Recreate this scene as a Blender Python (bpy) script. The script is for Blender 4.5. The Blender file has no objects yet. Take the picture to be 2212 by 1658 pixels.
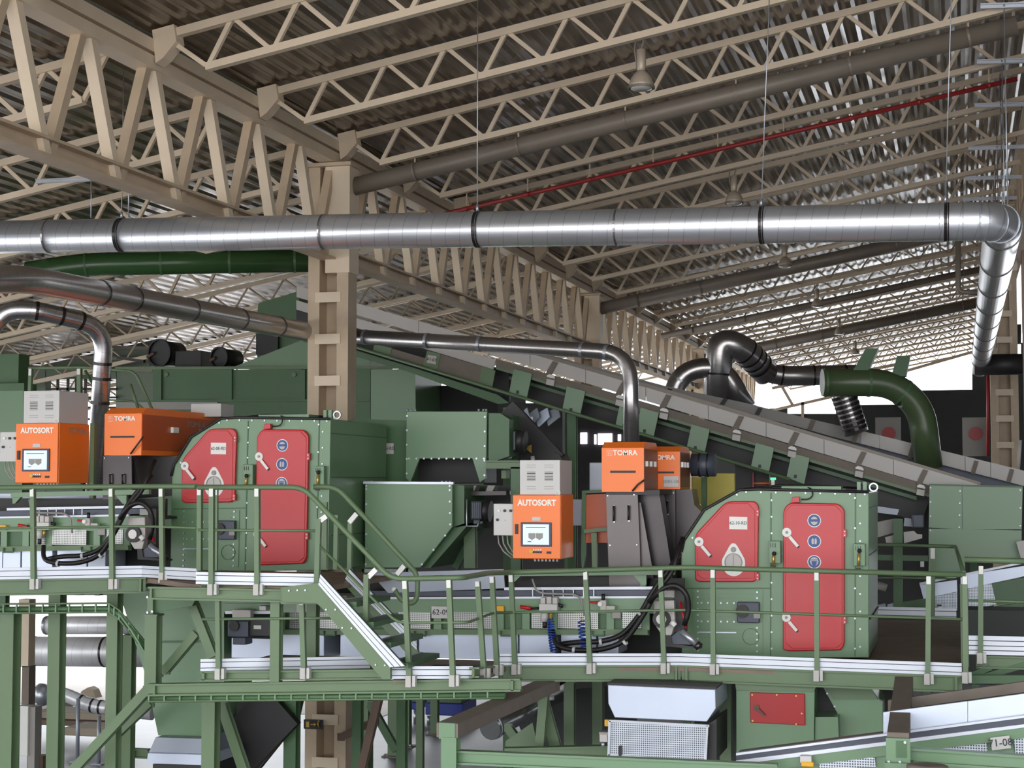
import bpy, bmesh, math, random
from math import sin, cos, tan, pi, radians, atan, atan2, sqrt, floor, hypot
from mathutils import Vector as V, Matrix
random.seed(7)
SC = bpy.context.scene
COL = SC.collection
# ------------------------------------------------------------------ camera model (photo 2212 x 1658)
F, UC, VC, H = 3600.0, 1106.0, 829.0, 5.0
PSI, TH = radians(15.0), atan(213 / 3600)
RT = V((cos(PSI), sin(PSI), 0))
FW = V((-sin(PSI) * cos(TH), cos(PSI) * cos(TH), sin(TH)))
UP = RT.cross(FW)
CAM = V((0, 0, H))
def ray(u, v): return FW + RT * ((u - UC) / F) - UP * ((v - VC) / F)
def P(u, v, Y):                       # point of the plane y = Y seen at a photo position
    d = ray(u, v); return CAM + d * (Y / d.y)
def G(u, v, z):                       # point of the level z
    d = ray(u, v); return CAM + d * ((z - H) / d.z)
def PX(u, v, X):                      # point of the plane x = X
    d = ray(u, v); return CAM + d * (X / d.x)
def rect(u0, v0, u1, v1, Y):          # world extents of an upright rectangle on plane y = Y
    um, vm = (u0 + u1) / 2, (v0 + v1) / 2
    return P(u0, vm, Y).x, P(u1, vm, Y).x, P(um, v1, Y).z, P(um, v0, Y).z
Z = V((0, 0, 1))
# ------------------------------------------------------------------ materials
def s2l(c): return tuple(((x / 255) / 12.92 if x / 255 <= .04045 else ((x / 255 + .055) / 1.055) ** 2.4) for x in c)
M = {}
def mat(name, rgb, rough=.5, metal=0., var=.12, scale=3., bump=0., emit=0., spec=.5, coat=0.):
    m = bpy.data.materials.new(name); m.use_nodes = True
    nt = m.node_tree; N = nt.nodes; L = nt.links
    b = N['Principled BSDF']; c = s2l(rgb)
    b.inputs['Roughness'].default_value = rough; b.inputs['Metallic'].default_value = metal
    b.inputs['Specular IOR Level'].default_value = spec
    if coat: b.inputs['Coat Weight'].default_value = coat
    tc = N.new('ShaderNodeTexCoord'); no = N.new('ShaderNodeTexNoise')
    no.inputs['Scale'].default_value = scale; no.inputs['Detail'].default_value = 5
    L.new(tc.outputs['Object'], no.inputs['Vector'])
    mx = N.new('ShaderNodeMix'); mx.data_type = 'RGBA'
    mx.inputs[6].default_value = tuple(x * (1 - var) for x in c) + (1,)
    mx.inputs[7].default_value = tuple(min(1, x * (1 + var)) for x in c) + (1,)
    L.new(no.outputs['Fac'], mx.inputs[0]); L.new(mx.outputs[2], b.inputs['Base Color'])
    if bump:
        bp = N.new('ShaderNodeBump'); bp.inputs['Strength'].default_value = bump; bp.inputs['Distance'].default_value = .01
        L.new(no.outputs['Fac'], bp.inputs['Height']); L.new(bp.outputs[0], b.inputs['Normal'])
    if emit:
        L.new(mx.outputs[2], b.inputs['Emission Color']); b.inputs['Emission Strength'].default_value = emit
    M[name] = m; return m
def math_node(nt, op, a, b=None):
    n = nt.nodes.new('ShaderNodeMath'); n.operation = op
    for i, x in enumerate((a, b)):
        if x is None: continue
        if isinstance(x, (int, float)): n.inputs[i].default_value = x
        else: nt.links.new(x, n.inputs[i])
    return n.outputs[0]
def duct_mat(name, rgb, rough, metal, pitch, dark=.45):      # spiral-seamed sheet: seam lines from the UV map (metres along, turns around)
    m = mat(name, rgb, rough, metal, .1, 4.); nt = m.node_tree; N = nt.nodes; L = nt.links
    b = N['Principled BSDF']; src = b.inputs['Base Color'].links[0].from_socket
    uv = N.new('ShaderNodeUVMap'); sx = N.new('ShaderNodeSeparateXYZ'); L.new(uv.outputs[0], sx.inputs[0])
    a = math_node(nt, 'ADD', math_node(nt, 'DIVIDE', sx.outputs[0], pitch), sx.outputs[1])
    seam = math_node(nt, 'LESS_THAN', math_node(nt, 'FRACT', a), .055)
    mx = N.new('ShaderNodeMix'); mx.data_type = 'RGBA'; L.new(seam, mx.inputs[0]); L.new(src, mx.inputs[6])
    mx.inputs[7].default_value = tuple(x * dark for x in s2l(rgb)) + (1,)
    L.new(mx.outputs[2], b.inputs['Base Color'])
    return m
def mesh_mat(name, bright, dark, scale, rough=.4, metal=.6):   # perforated sheet: small dark square holes in a bright grid
    m = mat(name, bright, rough, metal, .1, 3.); nt = m.node_tree; N = nt.nodes; L = nt.links
    b = N['Principled BSDF']; src = b.inputs['Base Color'].links[0].from_socket
    tc = N.new('ShaderNodeTexCoord'); sx = N.new('ShaderNodeSeparateXYZ'); L.new(tc.outputs['Object'], sx.inputs[0])
    h = [math_node(nt, 'GREATER_THAN', math_node(nt, 'FRACT', math_node(nt, 'MULTIPLY', sx.outputs[i], scale)), .38) for i in (0, 2)]
    hole = math_node(nt, 'MULTIPLY', h[0], h[1])
    mx = N.new('ShaderNodeMix'); mx.data_type = 'RGBA'; L.new(hole, mx.inputs[0]); L.new(src, mx.inputs[6])
    mx.inputs[7].default_value = s2l(dark) + (1,)
    L.new(mx.outputs[2], b.inputs['Base Color']); return m
mat('cream_steel', (214, 196, 170), .5, 0, .14, 2.5)
mat('cream_darker', (188, 168, 142), .55, 0, .25, 3.)  # darker, more uneven cream
mat('green', (102, 134, 98), .36, 0, .08, 1.2, 0, 0, .6)
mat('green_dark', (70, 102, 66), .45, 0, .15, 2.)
mat('green_beam', (98, 120, 86), .45, 0, .14, 2.)
mat('green_duct', (58, 92, 52), .22, 0, .1, 2.)
mat('green_olive', (72, 88, 58), .3, 0, .15, 2.)
mat('red', (190, 14, 24), .36, 0, .06, 2., 0, 0, .6)
mat('orange_shaded', (134, 84, 64), .45, 0, .1)  # orange darkened for the shaded flanks of the sensor units
mat('red_deep', (168, 12, 16), .4, 0, .08, 2.)
mat('red_pipe', (150, 40, 38), .45)
mat('orange', (246, 122, 40), .38, 0, .05, 2.)
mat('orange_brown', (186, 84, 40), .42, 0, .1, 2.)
mat('alu', (214, 218, 226), .42, .15, .07, 3.)
mat('groove_shade', (70, 74, 82), .6)  # dark tone for the shade inside the grooves
mat('zinc', (176, 180, 186), .35, .7, .15, 6.)
mat('pan', (196, 204, 220), .38, .35, .08, 2.)
mat('white', (228, 226, 220), .45, 0, .05)
mat('grey_box', (198, 196, 192), .45, 0, .04)
mat('panel_white', (186, 181, 175), .45, 0, .08, 2.)
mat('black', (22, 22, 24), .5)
mat('rubber', (22, 20, 20), .5, 0, .2, 8.)
mat('dark_steel', (62, 58, 58), .32, .7, .2, 3.)
mat('stainless', (84, 79, 78), .34, .8, .12, 3.)
mat('motor', (70, 74, 86), .45, .1, .1)
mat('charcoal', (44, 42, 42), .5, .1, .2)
mat('blue', (24, 60, 150), .4)
mat('blue_deep', (20, 48, 140), .45)
mat('yellow', (226, 170, 36), .45)
mat('yellow_wall', (186, 172, 70), .5, 0, .1)
mat('sign_blue', (38, 70, 134), .4, 0, .03)
mat('brass', (190, 160, 80), .35, .6)
mat('ink', (34, 38, 46), .5)
mat('letter_white', (244, 236, 226), .5, 0, .02)
mat('dusty', (122, 112, 102), .8, 0, .2, 5.)
mat('rust_brown', (104, 84, 72), .7, 0, .25, 3.)
mat('dark_pipe', (126, 116, 104), .45, .1, .15)
mat('concrete', (112, 112, 120), .42, 0, .4, .9, .1)
mat('ground', (214, 208, 204), .8, 0, .12, .4)
mat('grating', (134, 116, 102), .7, 0, .3, 4.)
mat('block', (150, 138, 122), .85, 0, .2, 2.)
mat('wall_green', (104, 116, 98), .6, 0, .1, .6)
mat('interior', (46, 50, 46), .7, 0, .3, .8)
mat('soft_grey', (150, 146, 140), .5, 0, .1)
mat('screen', (188, 206, 226), .25, 0, .02, 2., 0, .55)
mat('screen_frame', (42, 48, 74), .4)
mat('lamp_body', (180, 166, 146), .4, .2)
mat('glass_lens', (200, 200, 196), .15, .3)
mat('sheet_grey', (150, 156, 166), .4, .3, .1, 2.)
duct_mat('duct', (204, 204, 206), .25, .92, .14, .7)
duct_mat('duct_big', (222, 224, 228), .3, .8, .16, .72)
duct_mat('duct_outdoor', (224, 224, 226), .4, .35, .2, .78)
duct_mat('duct_dark', (182, 178, 176), .28, .9, .1, .8)
mesh_mat('mesh', (186, 186, 182), (92, 96, 92), 48)
mesh_mat('mesh_fine', (186, 192, 200), (84, 88, 94), 46)
def roof_mat():
    m = mat('roof_sheet', (100, 85, 66), .2, 0, .3, 1.3); m.node_tree.nodes['Principled BSDF'].inputs['IOR'].default_value = 1.75; return m
roof_mat()
# ------------------------------------------------------------------ mesh builder
class MB:
    def __init__(s):
        s.b = bmesh.new(); s.uv = s.b.loops.layers.uv.new('UVMap')
    def box(s, a, b):
        a, b = V(a), V(b)
        x0, x1 = sorted((a.x, b.x)); y0, y1 = sorted((a.y, b.y)); z0, z1 = sorted((a.z, b.z))
        return s.hexa([V(p) for p in ((x0,y0,z0),(x1,y0,z0),(x1,y1,z0),(x0,y1,z0),(x0,y0,z1),(x1,y0,z1),(x1,y1,z1),(x0,y1,z1))])
    def hexa(s, p):
        v = [s.b.verts.new(x) for x in p]
        for f in ((3,2,1,0),(4,5,6,7),(0,1,5,4),(1,2,6,5),(2,3,7,6),(3,0,4,7)): s.b.faces.new([v[i] for i in f])
        return s
    def prism(s, pts, vec):
        vec = V(vec); a = [s.b.verts.new(V(p)) for p in pts]; b = [s.b.verts.new(V(p) + vec) for p in pts]
        n = len(a)
        f0 = s.b.faces.new(a[::-1]); s.b.faces.new(b)
        for i in range(n): s.b.faces.new((a[i], a[(i+1) % n], b[(i+1) % n], b[i]))
        return s
    def prof(s, p, q, poly, up=Z):          # sweep a 2-D section (side, up) from p to q
        p, q = V(p), V(q); d = (q - p).normalized(); up = V(up)
        if abs(d.dot(up.normalized())) > .985: up = V((0, 1, 0)) if abs(d.y) < .9 else V((1, 0, 0))
        r = d.cross(up).normalized(); w = r.cross(d).normalized()
        return s.prism([p + r * x + w * y for x, y in poly], q - p)
    def beam(s, p, q, w, h, up=Z): return s.prof(p, q, [(-w/2,-h/2),(w/2,-h/2),(w/2,h/2),(-w/2,h/2)], up)
    def hbeam(s, p, q, w, h, up=Z, t=.018):   # rolled I section: flanges w wide, h high
        a, b, c = w/2, h/2, t/2
        return s.prof(p, q, [(-a,-b),(a,-b),(a,-b+t),(c,-b+t),(c,b-t),(a,b-t),(a,b),(-a,b),(-a,b-t),(-c,b-t),(-c,-b+t),(-a,-b+t)], up)
    def cbeam(s, p, q, w, h, up=Z, t=.014):   # channel section
        a, b = w/2, h/2
        return s.prof(p, q, [(-a,-b),(a,-b),(a,-b+t),(-a+t,-b+t),(-a+t,b-t),(a,b-t),(a,b),(-a,b)], up)
    def tube(s, pts, r, n=12, cap=True, closed=False):
        pts = [V(p) for p in pts]; m = len(pts)
        rr = r if isinstance(r, (list, tuple)) else [r] * m
        tan_ = []
        for i in range(m):
            a = pts[i-1] if (i > 0 or closed) else pts[i]; c = pts[(i+1) % m] if (i < m-1 or closed) else pts[i]
            tan_.append((c - a).normalized())
        ref = V((0,0,1)) if abs(tan_[0].z) < .9 else V((0,1,0))
        nrm = (ref - tan_[0] * ref.dot(tan_[0])).normalized(); rings = []; ln = 0; lens = []
        for i in range(m):
            if i: 
                ln += (pts[i] - pts[i-1]).length
                nrm = (nrm - tan_[i] * nrm.dot(tan_[i])).normalized()
            lens.append(ln); bi = tan_[i].cross(nrm)
            k = 1.0
            if 0 < i < m-1:
                ca = max(.5, (pts[i]-pts[i-1]).normalized().dot(tan_[i])); k = 1/ca if ca > 0 else 1
            rings.append([s.b.verts.new(pts[i] + (nrm * cos(2*pi*j/n) + bi * sin(2*pi*j/n)) * rr[i]) for j in range(n)])
        for i in range(m if closed else m-1):
            i2 = (i+1) % m
            for j in range(n):
                j2 = (j+1) % n
                f = s.b.faces.new((rings[i][j], rings[i][j2], rings[i2][j2], rings[i2][j])); f.smooth = True
                l2 = lens[i2] if i2 else ln
                for lp, (a, t) in zip(f.loops, ((lens[i], j/n), (lens[i], (j+1)/n), (l2, (j+1)/n), (l2, j/n))): lp[s.uv].uv = (a, t)
        if cap and not closed:
            s.b.faces.new(rings[0][::-1]); s.b.faces.new(rings[-1])
        return s
    def cyl(s, p, q, r, n=16, r2=None): return s.tube([p, q], [r, r if r2 is None else r2], n)
    def lathe(s, c, axis, prof, n=20):        # prof: (distance along axis, radius)
        c, ax = V(c), V(axis).normalized()
        return s.tube([c + ax * a for a, _ in prof], [max(r, 1e-4) for _, r in prof], n)
    def ring(s, c, axis, R_, w, t=.012, n=24): # band clamped around a duct
        c, ax = V(c), V(axis).normalized()
        ref = V((0,0,1)) if abs(ax.z) < .9 else V((0,1,0)); a = (ref - ax * ref.dot(ax)).normalized(); b = ax.cross(a)
        v = []
        for j in range(n):
            e = a * cos(2*pi*j/n) + b * sin(2*pi*j/n)
            v.append([s.b.verts.new(c + e * rad + ax * k) for rad, k in ((R_, -w/2), (R_+t, -w/2), (R_+t, w/2), (R_, w/2))])
        for j in range(n):
            A, B = v[j], v[(j+1) % n]
            for k in range(4): s.b.faces.new((A[k], B[k], B[(k+1) % 4], A[(k+1) % 4]))
        return s
    def grid(s, pts):                         # rows of points -> sheet
        rows = [[s.b.verts.new(V(p)) for p in r] for r in pts]
        for i in range(len(rows)-1):
            for j in range(len(rows[0])-1): s.b.faces.new((rows[i][j], rows[i][j+1], rows[i+1][j+1], rows[i+1][j]))
        return s
    def ball(s, c, r, n=8):
        bmesh.ops.create_uvsphere(s.b, u_segments=n, v_segments=max(4, n*2//3), radius=r, matrix=Matrix.Translation(V(c))); return s
    def out(s, name, m, parent=None, bevel=0., flip=False):
        bmesh.ops.recalc_face_normals(s.b, faces=s.b.faces)
        me = bpy.data.meshes.new(name); base = V((0,0,0))
        if parent is not None:
            p = parent
            while p is not None: base += p.location; p = p.parent
        elif s.b.verts:
            xs = [v.co.x for v in s.b.verts]; ys = [v.co.y for v in s.b.verts]; zs = [v.co.z for v in s.b.verts]
            base = V(((min(xs)+max(xs))/2, (min(ys)+max(ys))/2, min(zs)))
        bmesh.ops.translate(s.b, verts=s.b.verts, vec=-base)
        s.b.to_mesh(me); s.b.free()
        me.materials.append(M[m] if isinstance(m, str) else m)
        o = bpy.data.objects.new(name, me); COL.objects.link(o)
        if parent is not None: o.parent = parent
        else: o.location = base
        if bevel:
            bv = o.modifiers.new('bevel', 'BEVEL'); bv.width = bevel; bv.segments = 2; bv.limit_method = 'ANGLE'; bv.angle_limit = radians(50)
        return o
def tag(o, label, cat, group=None, kind=None):
    o['label'] = label; o['category'] = cat
    if group: o['group'] = group
    if kind: o['kind'] = kind
    return o
def thing(name, label, cat, loc, group=None):
    o = bpy.data.objects.new(name, None); COL.objects.link(o); o.empty_display_size = .2
    o.location = V(loc); return tag(o, label, cat, group, 'thing')
def struct(o): o['kind'] = 'structure'; return o
def boxp(name, m, parent, u0, v0, u1, v1, Y, d, bevel=0.):     # upright box part whose front is the photo rectangle on plane Y
    x0, x1, z0, z1 = rect(u0, v0, u1, v1, Y)
    return MB().box((x0, Y, z0), (x1, Y + d, z1)).out(name, m, parent, bevel)
def polyp(name, m, parent, pts, Y, d, bevel=0.):               # plate or body whose front outline is a photo polygon on plane Y
    return MB().prism([P(u, v, Y) for u, v in pts], (0, d, 0)).out(name, m, parent, bevel)
def text(s, parent, c, size, m, name='lettering', ext=.002, xscale=1., yaw=0., pitch=0., bold=.0, face=None):
    cu = bpy.data.curves.new(name, 'FONT'); cu.body = s; cu.size = size; cu.align_x = 'CENTER'; cu.align_y = 'CENTER'
    cu.extrude = ext; cu.offset = bold; cu.resolution_u = 3; cu.materials.append(M[m])
    fo = bpy.data.objects.new(name + '_outline', cu); COL.objects.link(fo)
    dg = bpy.context.evaluated_depsgraph_get(); dg.update()
    me = bpy.data.meshes.new_from_object(fo.evaluated_get(dg)); bpy.data.objects.remove(fo); bpy.data.curves.remove(cu)
    if not me.materials: me.materials.append(M[m])
    o = bpy.data.objects.new(name, me); COL.objects.link(o)
    base = V((0,0,0)); p = parent
    while p is not None: base += p.location; p = p.parent
    o.parent = parent; o.location = V(c) - base; o.rotation_euler = (pi/2 + pitch, 0, yaw); o.scale = (xscale, 1, 1)
    return o
def dup(o, parent=None):
    c = o.copy(); COL.objects.link(c); c.parent = parent
    for ch in list(o.children): dup(ch, c)
    return c
def legs(t, spots, w=.12, m='green_dark'):        # plain support legs down to the floor
    for u, v, Y in spots:
        p = P(u, v, Y); MB().hbeam(p, (p.x, p.y, 0), w, w, up=(0,1,0)).out('leg', m, t)
def arc(a, c, b, n=6):            # round a corner at c between points a and b (quadratic curve)
    a, c, b = V(a), V(c), V(b)
    return [a*(1-t)**2 + c*2*t*(1-t) + b*t*t for t in [i/n for i in range(n+1)]]
ORD = 'first second third fourth fifth sixth seventh eighth ninth tenth eleventh twelfth thirteenth fourteenth fifteenth sixteenth seventeenth eighteenth nineteenth twentieth'.split()
ORD += ['twenty-' + x for x in ORD[:9]]
# ------------------------------------------------------------------ camera, light
cd = bpy.data.cameras.new('camera'); cam = bpy.data.objects.new('camera', cd); COL.objects.link(cam)
cd.sensor_width = 36; cd.lens = 36 * F / 2212; cd.clip_end = 600; cd.clip_start = .1
mw = Matrix((RT, UP, -FW)).transposed().to_4x4(); mw.translation = CAM; cam.matrix_world = mw
SC.camera = cam
SC.view_settings.view_transform = 'Standard'; SC.view_settings.look = 'None'; SC.view_settings.exposure = 0.12; SC.view_settings.gamma = 1
SC.view_settings.use_curve_mapping = False
w = bpy.data.worlds.new('world'); SC.world = w; w.use_nodes = True
bg = w.node_tree.nodes['Background']; bg.inputs[0].default_value = (.93, .96, 1.0, 1); bg.inputs[1].default_value = 4.8
# ================================================================== the hall
SL = .185; SA = atan(SL); XT, XR = -8.5, 1.3
def zroof(x): return H + 4.93 + SL * (x + 8.4)           # underside of the roof sheet at x
struct(MB().box((-60, -140, -.3), (60, -3.2, -.01)).out('bounce_ground', 'ground'))  # unseen bright ground added in front to bounce light inside
floor_ = MB().box((-34, -3.2, -.3), (40, 84, 0)).out('floor', 'concrete'); struct(floor_)
def ceiling():
    b = MB(); pitch, hgt = .21, .024; x = -36.0; prof_ = []
    while x < 15:
        for dx, dz in ((0, 0), (.07, 0), (.12, hgt), (.16, hgt)): prof_.append((x + dx, zroof(x + dx) + dz))
        x += pitch
    near = [q for q in prof_ if q[0] < -14.4]; far = [q for q in prof_ if q[0] >= -14.6]
    b.grid([[(x, -3, z) for x, z in near], [(x, 41, z) for x, z in near]]); b.grid([[(x, -3, z) for x, z in far], [(x, 82.3, z) for x, z in far]])
    o = b.out('ceiling', 'roof_sheet'); struct(o)
ceiling()
# ---- main roof trusses (run away from the camera)
def truss(x, y0, n, ztop, label, detail=True, step=1.4):
    y1 = y0 + n * step; zb = ztop - 1.78
    t = thing('roof_truss', label, 'roof truss', (x, (y0+y1)/2, zb), 'main roof trusses')
    MB().prof((x, y0, ztop - .22), (x, y1, ztop - .22), [(-.12,.13),(-.12,-.01),(-.04,-.01),(-.04,-.05),(-.12,-.05),(-.12,-.19),(.12,-.19),(.12,-.05),(.04,-.05),(.04,-.01),(.12,-.01),(.12,.13)]).out('top_chord', 'cream_steel', t)
    MB().hbeam((x, y0, zb + .1), (x, y1, zb + .1), .24, .2, t=.03).out('bottom_chord', 'cream_darker', t)
    for i in range(n):
        a, c, d = y0 + i * step, y0 + (i + .5) * step, y0 + (i + 1) * step
        MB().cbeam((x + .02, c - .05, zb + .03), (x + .02, a + .05, ztop - .33), .11, .125, up=(1,0,0), t=.042).out('web_member', 'cream_steel', t)
        MB().cbeam((x, c + .05, zb + .03), (x, d - .05, ztop - .33), .11, .115, up=(1,0,0), t=.05).out('web_member', 'cream_darker', t)
YC = [21.94, 38.74, 55.54, 72.34]
ZT = H + 4.9
truss(XT, YC[0] - 16.8, 12, ZT, 'nearest cream main truss, running from the upper corner to the big laced column')
truss(XT, YC[0], 12, ZT, 'cream main truss between the big laced column and the second column')
truss(XT, YC[1], 12, ZT, 'cream main truss beyond the second column, over the bent silver duct')
truss(XT, YC[2], 12, ZT, 'farthest cream main truss before the open end of the hall')
zr = SL * (XR - XT)
truss(XR, YC[0], 12, ZT + zr, 'high cream main truss above the strut rails, in front of the narrow laced column')
truss(XR, YC[1], 12, ZT + zr, 'high cream main truss behind the narrow laced column by the red standpipe')
truss(XR, YC[2], 12, ZT + zr, 'farthest high cream main truss beyond the narrow laced column')
# ---- lattice roof joists (run across, rising to the other side)
def joist(x0, y, L, detail, label, group, bracket=True, top_to_left=False):
    r = thing('roof_joist', label, 'roof joist', (x0, y, zroof(x0) - .05), group)
    s = -1 if top_to_left else 1
    r.rotation_euler = (0, -SA, 0)
    def put(b, name): 
        o = b.out(name, 'cream_steel', None); o.location = o.location; o.parent = r; return o
    dpt, pn = .5, .78; n = int(L / pn); off = .42
    def loc(b, name):
        bmesh.ops.recalc_face_normals(b.b, faces=b.b.faces); me = bpy.data.meshes.new(name); b.b.to_mesh(me); b.b.free()
        me.materials.append(M['cream_steel']); o = bpy.data.objects.new(name, me); COL.objects.link(o); o.parent = r; return o
    A = [(-.05,-.04),(.05,-.04),(.05,.04),(.035,.04),(.035,-.025),(-.05,-.025)]
    loc(MB().prof((0, 0, -.04), (s * L, 0, -.04), [(-.05,-.045),(.05,-.045),(.05,.045),(-.05,.045)]), 'top_chord')
    loc(MB().prof((s * off, 0, -dpt), (s * L, 0, -dpt), [(-.05,-.04),(.05,-.04),(.05,.04),(-.05,.04)]), 'bottom_chord')
    web = MB() if not detail else None
    segs = [((s * .03, -.08), (s * off, -dpt + .02))] if not top_to_left else [((s*.06, -.06), (s*off, -dpt))]
    for i in range(n):
        a = off + i * pn
        if a + pn > L: break
        segs.append(((s * (a + .03), -dpt + .02), (s * (a + pn/2 - .03), -.07))); segs.append(((s * (a + pn/2 + .03), -.07), (s * (a + pn - .03), -dpt + .02)))
    if detail:
        cache = {}
        for (xa, za), (xb, zb) in segs:
            key = (round(xb - xa, 3), round(zb - za, 3))
            if key in cache:
                o = bpy.data.objects.new('web_bar', cache[key]); COL.objects.link(o); o.parent = r
            else:
                o = loc(MB().beam((0, 0, 0), (xb - xa, 0, zb - za), .05, .05, up=(0,1,0)), 'web_bar'); cache[key] = o.data
            o.location = (xa, 0, za)
    else:
        b = MB(); pts = [segs[0][0]] + [q for _, q in segs]
        b2 = []
        for (x, z) in pts: b2.append((x, 0, z))
        b.tube(b2, .032, 4); loc(b, 'web_bar')
    if bracket:
        b = MB(); b.prism([(-.1, -.1, .03), (.16, -.1, .03), (.16, -.1, -.16), (-.02, -.1, -.3), (-.12, -.1, -.34)], (0, .2, 0)); loc(b, 'bracket')
    return r
KN = 25
for k in range(-1, 24):
    y = 16.34 + 2.8 * k
    joist(XT + .2, y, 9.6, k <= 8, f'cream lattice roof joist rising from the main truss, {ORD[k+1]} from the camera', 'roof joists over the main aisle')
for k in range(-1, 17):
    y = 16.34 + 2.8 * k
    joist(XT - .45, y, min(25., .67 * y + 2.2 - 8.4) if y < 41 else 5.5, k <= 4, f'cream lattice roof joist behind the main truss over the side aisle, {ORD[k+1]} from the camera', 'roof joists over the side aisle', False, True)
# ---- columns
def laced_column(x, y, ztop, label, w=.6, head=True):
    c = thing('steel_column', label, 'steel column', (x, y, 0), 'laced steel columns')
    hw = w / 2
    for sx in (-1, 1):
        MB().prof((x + sx * (hw - .085), y, 0), (x + sx * (hw - .085), y, ztop - .25), [(-.085,-.17),(.085,-.17),(.085,.17),(-.085,.17)], up=(0,1,0)).out('chord', 'cream_darker', c)
    z = .5
    while z < ztop - 1.9:
        MB().box((x - hw + .11, y - .185, z), (x + hw - .11, y - .16, z + .14)).out('batten', 'cream_steel', c)
        z += .585
    MB().box((x - hw + .12, y + .12, .02), (x + hw - .12, y + .16, ztop - .3)).out('back_lacing', 'cream_darker', c)
    if head:
        MB().box((x - hw + .26, y - .19, ztop - 1.75), (x + hw + .02, y + .19, ztop - .22)).out('head', 'cream_steel', c)
        MB().box((x - hw - .06, y - .26, ztop - .25), (x + hw + .06, y + .26, ztop - .2)).out('cap_plate', 'cream_darker', c)
    MB().box((x - hw - .1, y - .3, 0), (x + hw + .1, y + .3, .03)).out('base_plate', 'cream_darker', c)
laced_column(XT, YC[0], ZT - .22, 'big cream laced steel column standing between the two orange sorting lines')
laced_column(XT, YC[1], ZT - .22, 'cream steel column behind the white conveyor, second from the camera')
laced_column(XT, YC[2], ZT - .22, 'cream steel column near the bent silver duct, third from the camera')
laced_column(XR - .3, YC[1], ZT + zr - .25, 'narrow cream laced column beside the red standpipe')
# ---- ceiling lamps
def lamp(x, y, label):
    z = zroof(x) - .62; g = thing('bay_lamp', label, 'hanging lamp', (x, y, z - .62), 'bell-shaped bay lamps')
    MB().tube([(x, y, z + .08), (x + .03, y, z - .02), (x, y, z - .1)], .012, 6).out('hook', 'dark_pipe', g)
    MB().lathe((x, y, z - .1), (0,0,-1), [(0,.03),(.01,.055),(.2,.055),(.22,.05),(.27,.045)], 14).out('ballast_housing', 'lamp_body', g)
    MB().lathe((x, y, z - .36), (0,0,-1), [(0,.045),(.03,.08),(.09,.125),(.16,.145),(.19,.15)], 20).out('reflector', 'lamp_body', g)
    MB().ring((x, y, z - .56), (0,0,1), .145, .03, .015).out('rim', 'dark_pipe', g)
    MB().lathe((x, y, z - .555), (0,0,-1), [(0,.14),(.03,.12),(.045,.05)], 16).out('lens', 'glass_lens', g)
    MB().tube([(x - .06, y, z + .05), (x - .08, y, z - .1), (x - .05, y, z - .34)], .01, 6).out('cable', 'dark_pipe', g)
for i in range(7):
    lamp(-3.55, 19.14 + 8.4 * i, f'cream bell lamp hanging from the roof joists, {ORD[i]} of the row from the camera')
# ---- pipes along the joists
def roofpipe(y, r, x0, x1, dz, m, name, label, cat, n=10):
    z = lambda x: zroof(x) - .62 - dz
    t = thing(name, label, cat, ((x0+x1)/2, y, z((x0+x1)/2)))
    MB().cyl((x0, y, z(x0)), (x1, y, z(x1)), r, 14).out('pipe_run', m, t)
    for i in range(n):
        x = x0 + (x1 - x0) * (i + .6) / n
        MB().beam((x, y, z(x) + r), (x, y, z(x) + dz + .08), .02, .02).out('hanger', 'cream_darker', t)
        MB().ring((x, y, z(x)), (1, 0, SL), r, .03, .008).out('clamp', m, t)
roofpipe(YC[0] + .05, .13, -8.2, .8, .17, 'dark_pipe', 'rain_pipe', 'thick grey-brown pipe slung under the joist at the big laced column', 'pipe', 6)
roofpipe(YC[1] + .05, .15, -8.2, .8, .2, 'dark_pipe', 'rain_pipe', 'thick dark pipe slung under the joist at the second column', 'pipe', 6)
roofpipe(YC[2] + .05, .16, -8.2, .8, .2, 'dark_pipe', 'rain_pipe', 'thick dark pipe slung under the joist at the third column', 'pipe', 6)
roofpipe(47.2, .09, -8.2, .8, .15, 'dark_pipe', 'rain_pipe', 'thinner dark pipe between the second and third column', 'pipe', 6)
roofpipe(24.9, .035, -8.0, .9, .2, 'red_pipe', 'sprinkler_pipe', 'thin red sprinkler pipe under the roof joists', 'pipe', 9)
# ---- strut rails with threaded rods over the far run of the large duct
def strut(u0, u1, v, k, label):
    y = 16.14 + 2.8 * k
    a, b = P(u0, v, y), P(u1, v - 4, y)
    g = thing('strut_rail', label, 'strut rail', (a + b) / 2, 'strut rails hung below the joists')
    MB().cbeam(a, b, .06, .065).out('rail', 'alu', g)
    q = a.lerp(b, .42); MB().cyl(q + V((0, 0, .5)), V((q.x, q.y, H + 2.78)), .009, 6).out('threaded_rod', 'zinc', g)
for i, (u, v) in enumerate(((2118,14),(2110,134),(2105,228),(2092,320),(2085,385),(2080,430))):
    strut(u, 2240, v, 2 + i, f'light grey strut rail with a threaded rod over the duct bend, {ORD[i]} from the top')
t = thing('strut_rail', 'light grey strut rail hanging below the nearest main truss', 'strut rail', P(190, 383, 18.5))
MB().cbeam(P(78, 392, 18.3), P(302, 381, 18.3), .05, .05).out('rail', 'zinc', t)
for u in (278, 197): MB().cyl(P(u, 365 if u > 250 else 385, 18.25), P(u, 470, 18.25), .008, 6).out('threaded_rod', 'zinc', t)
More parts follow.
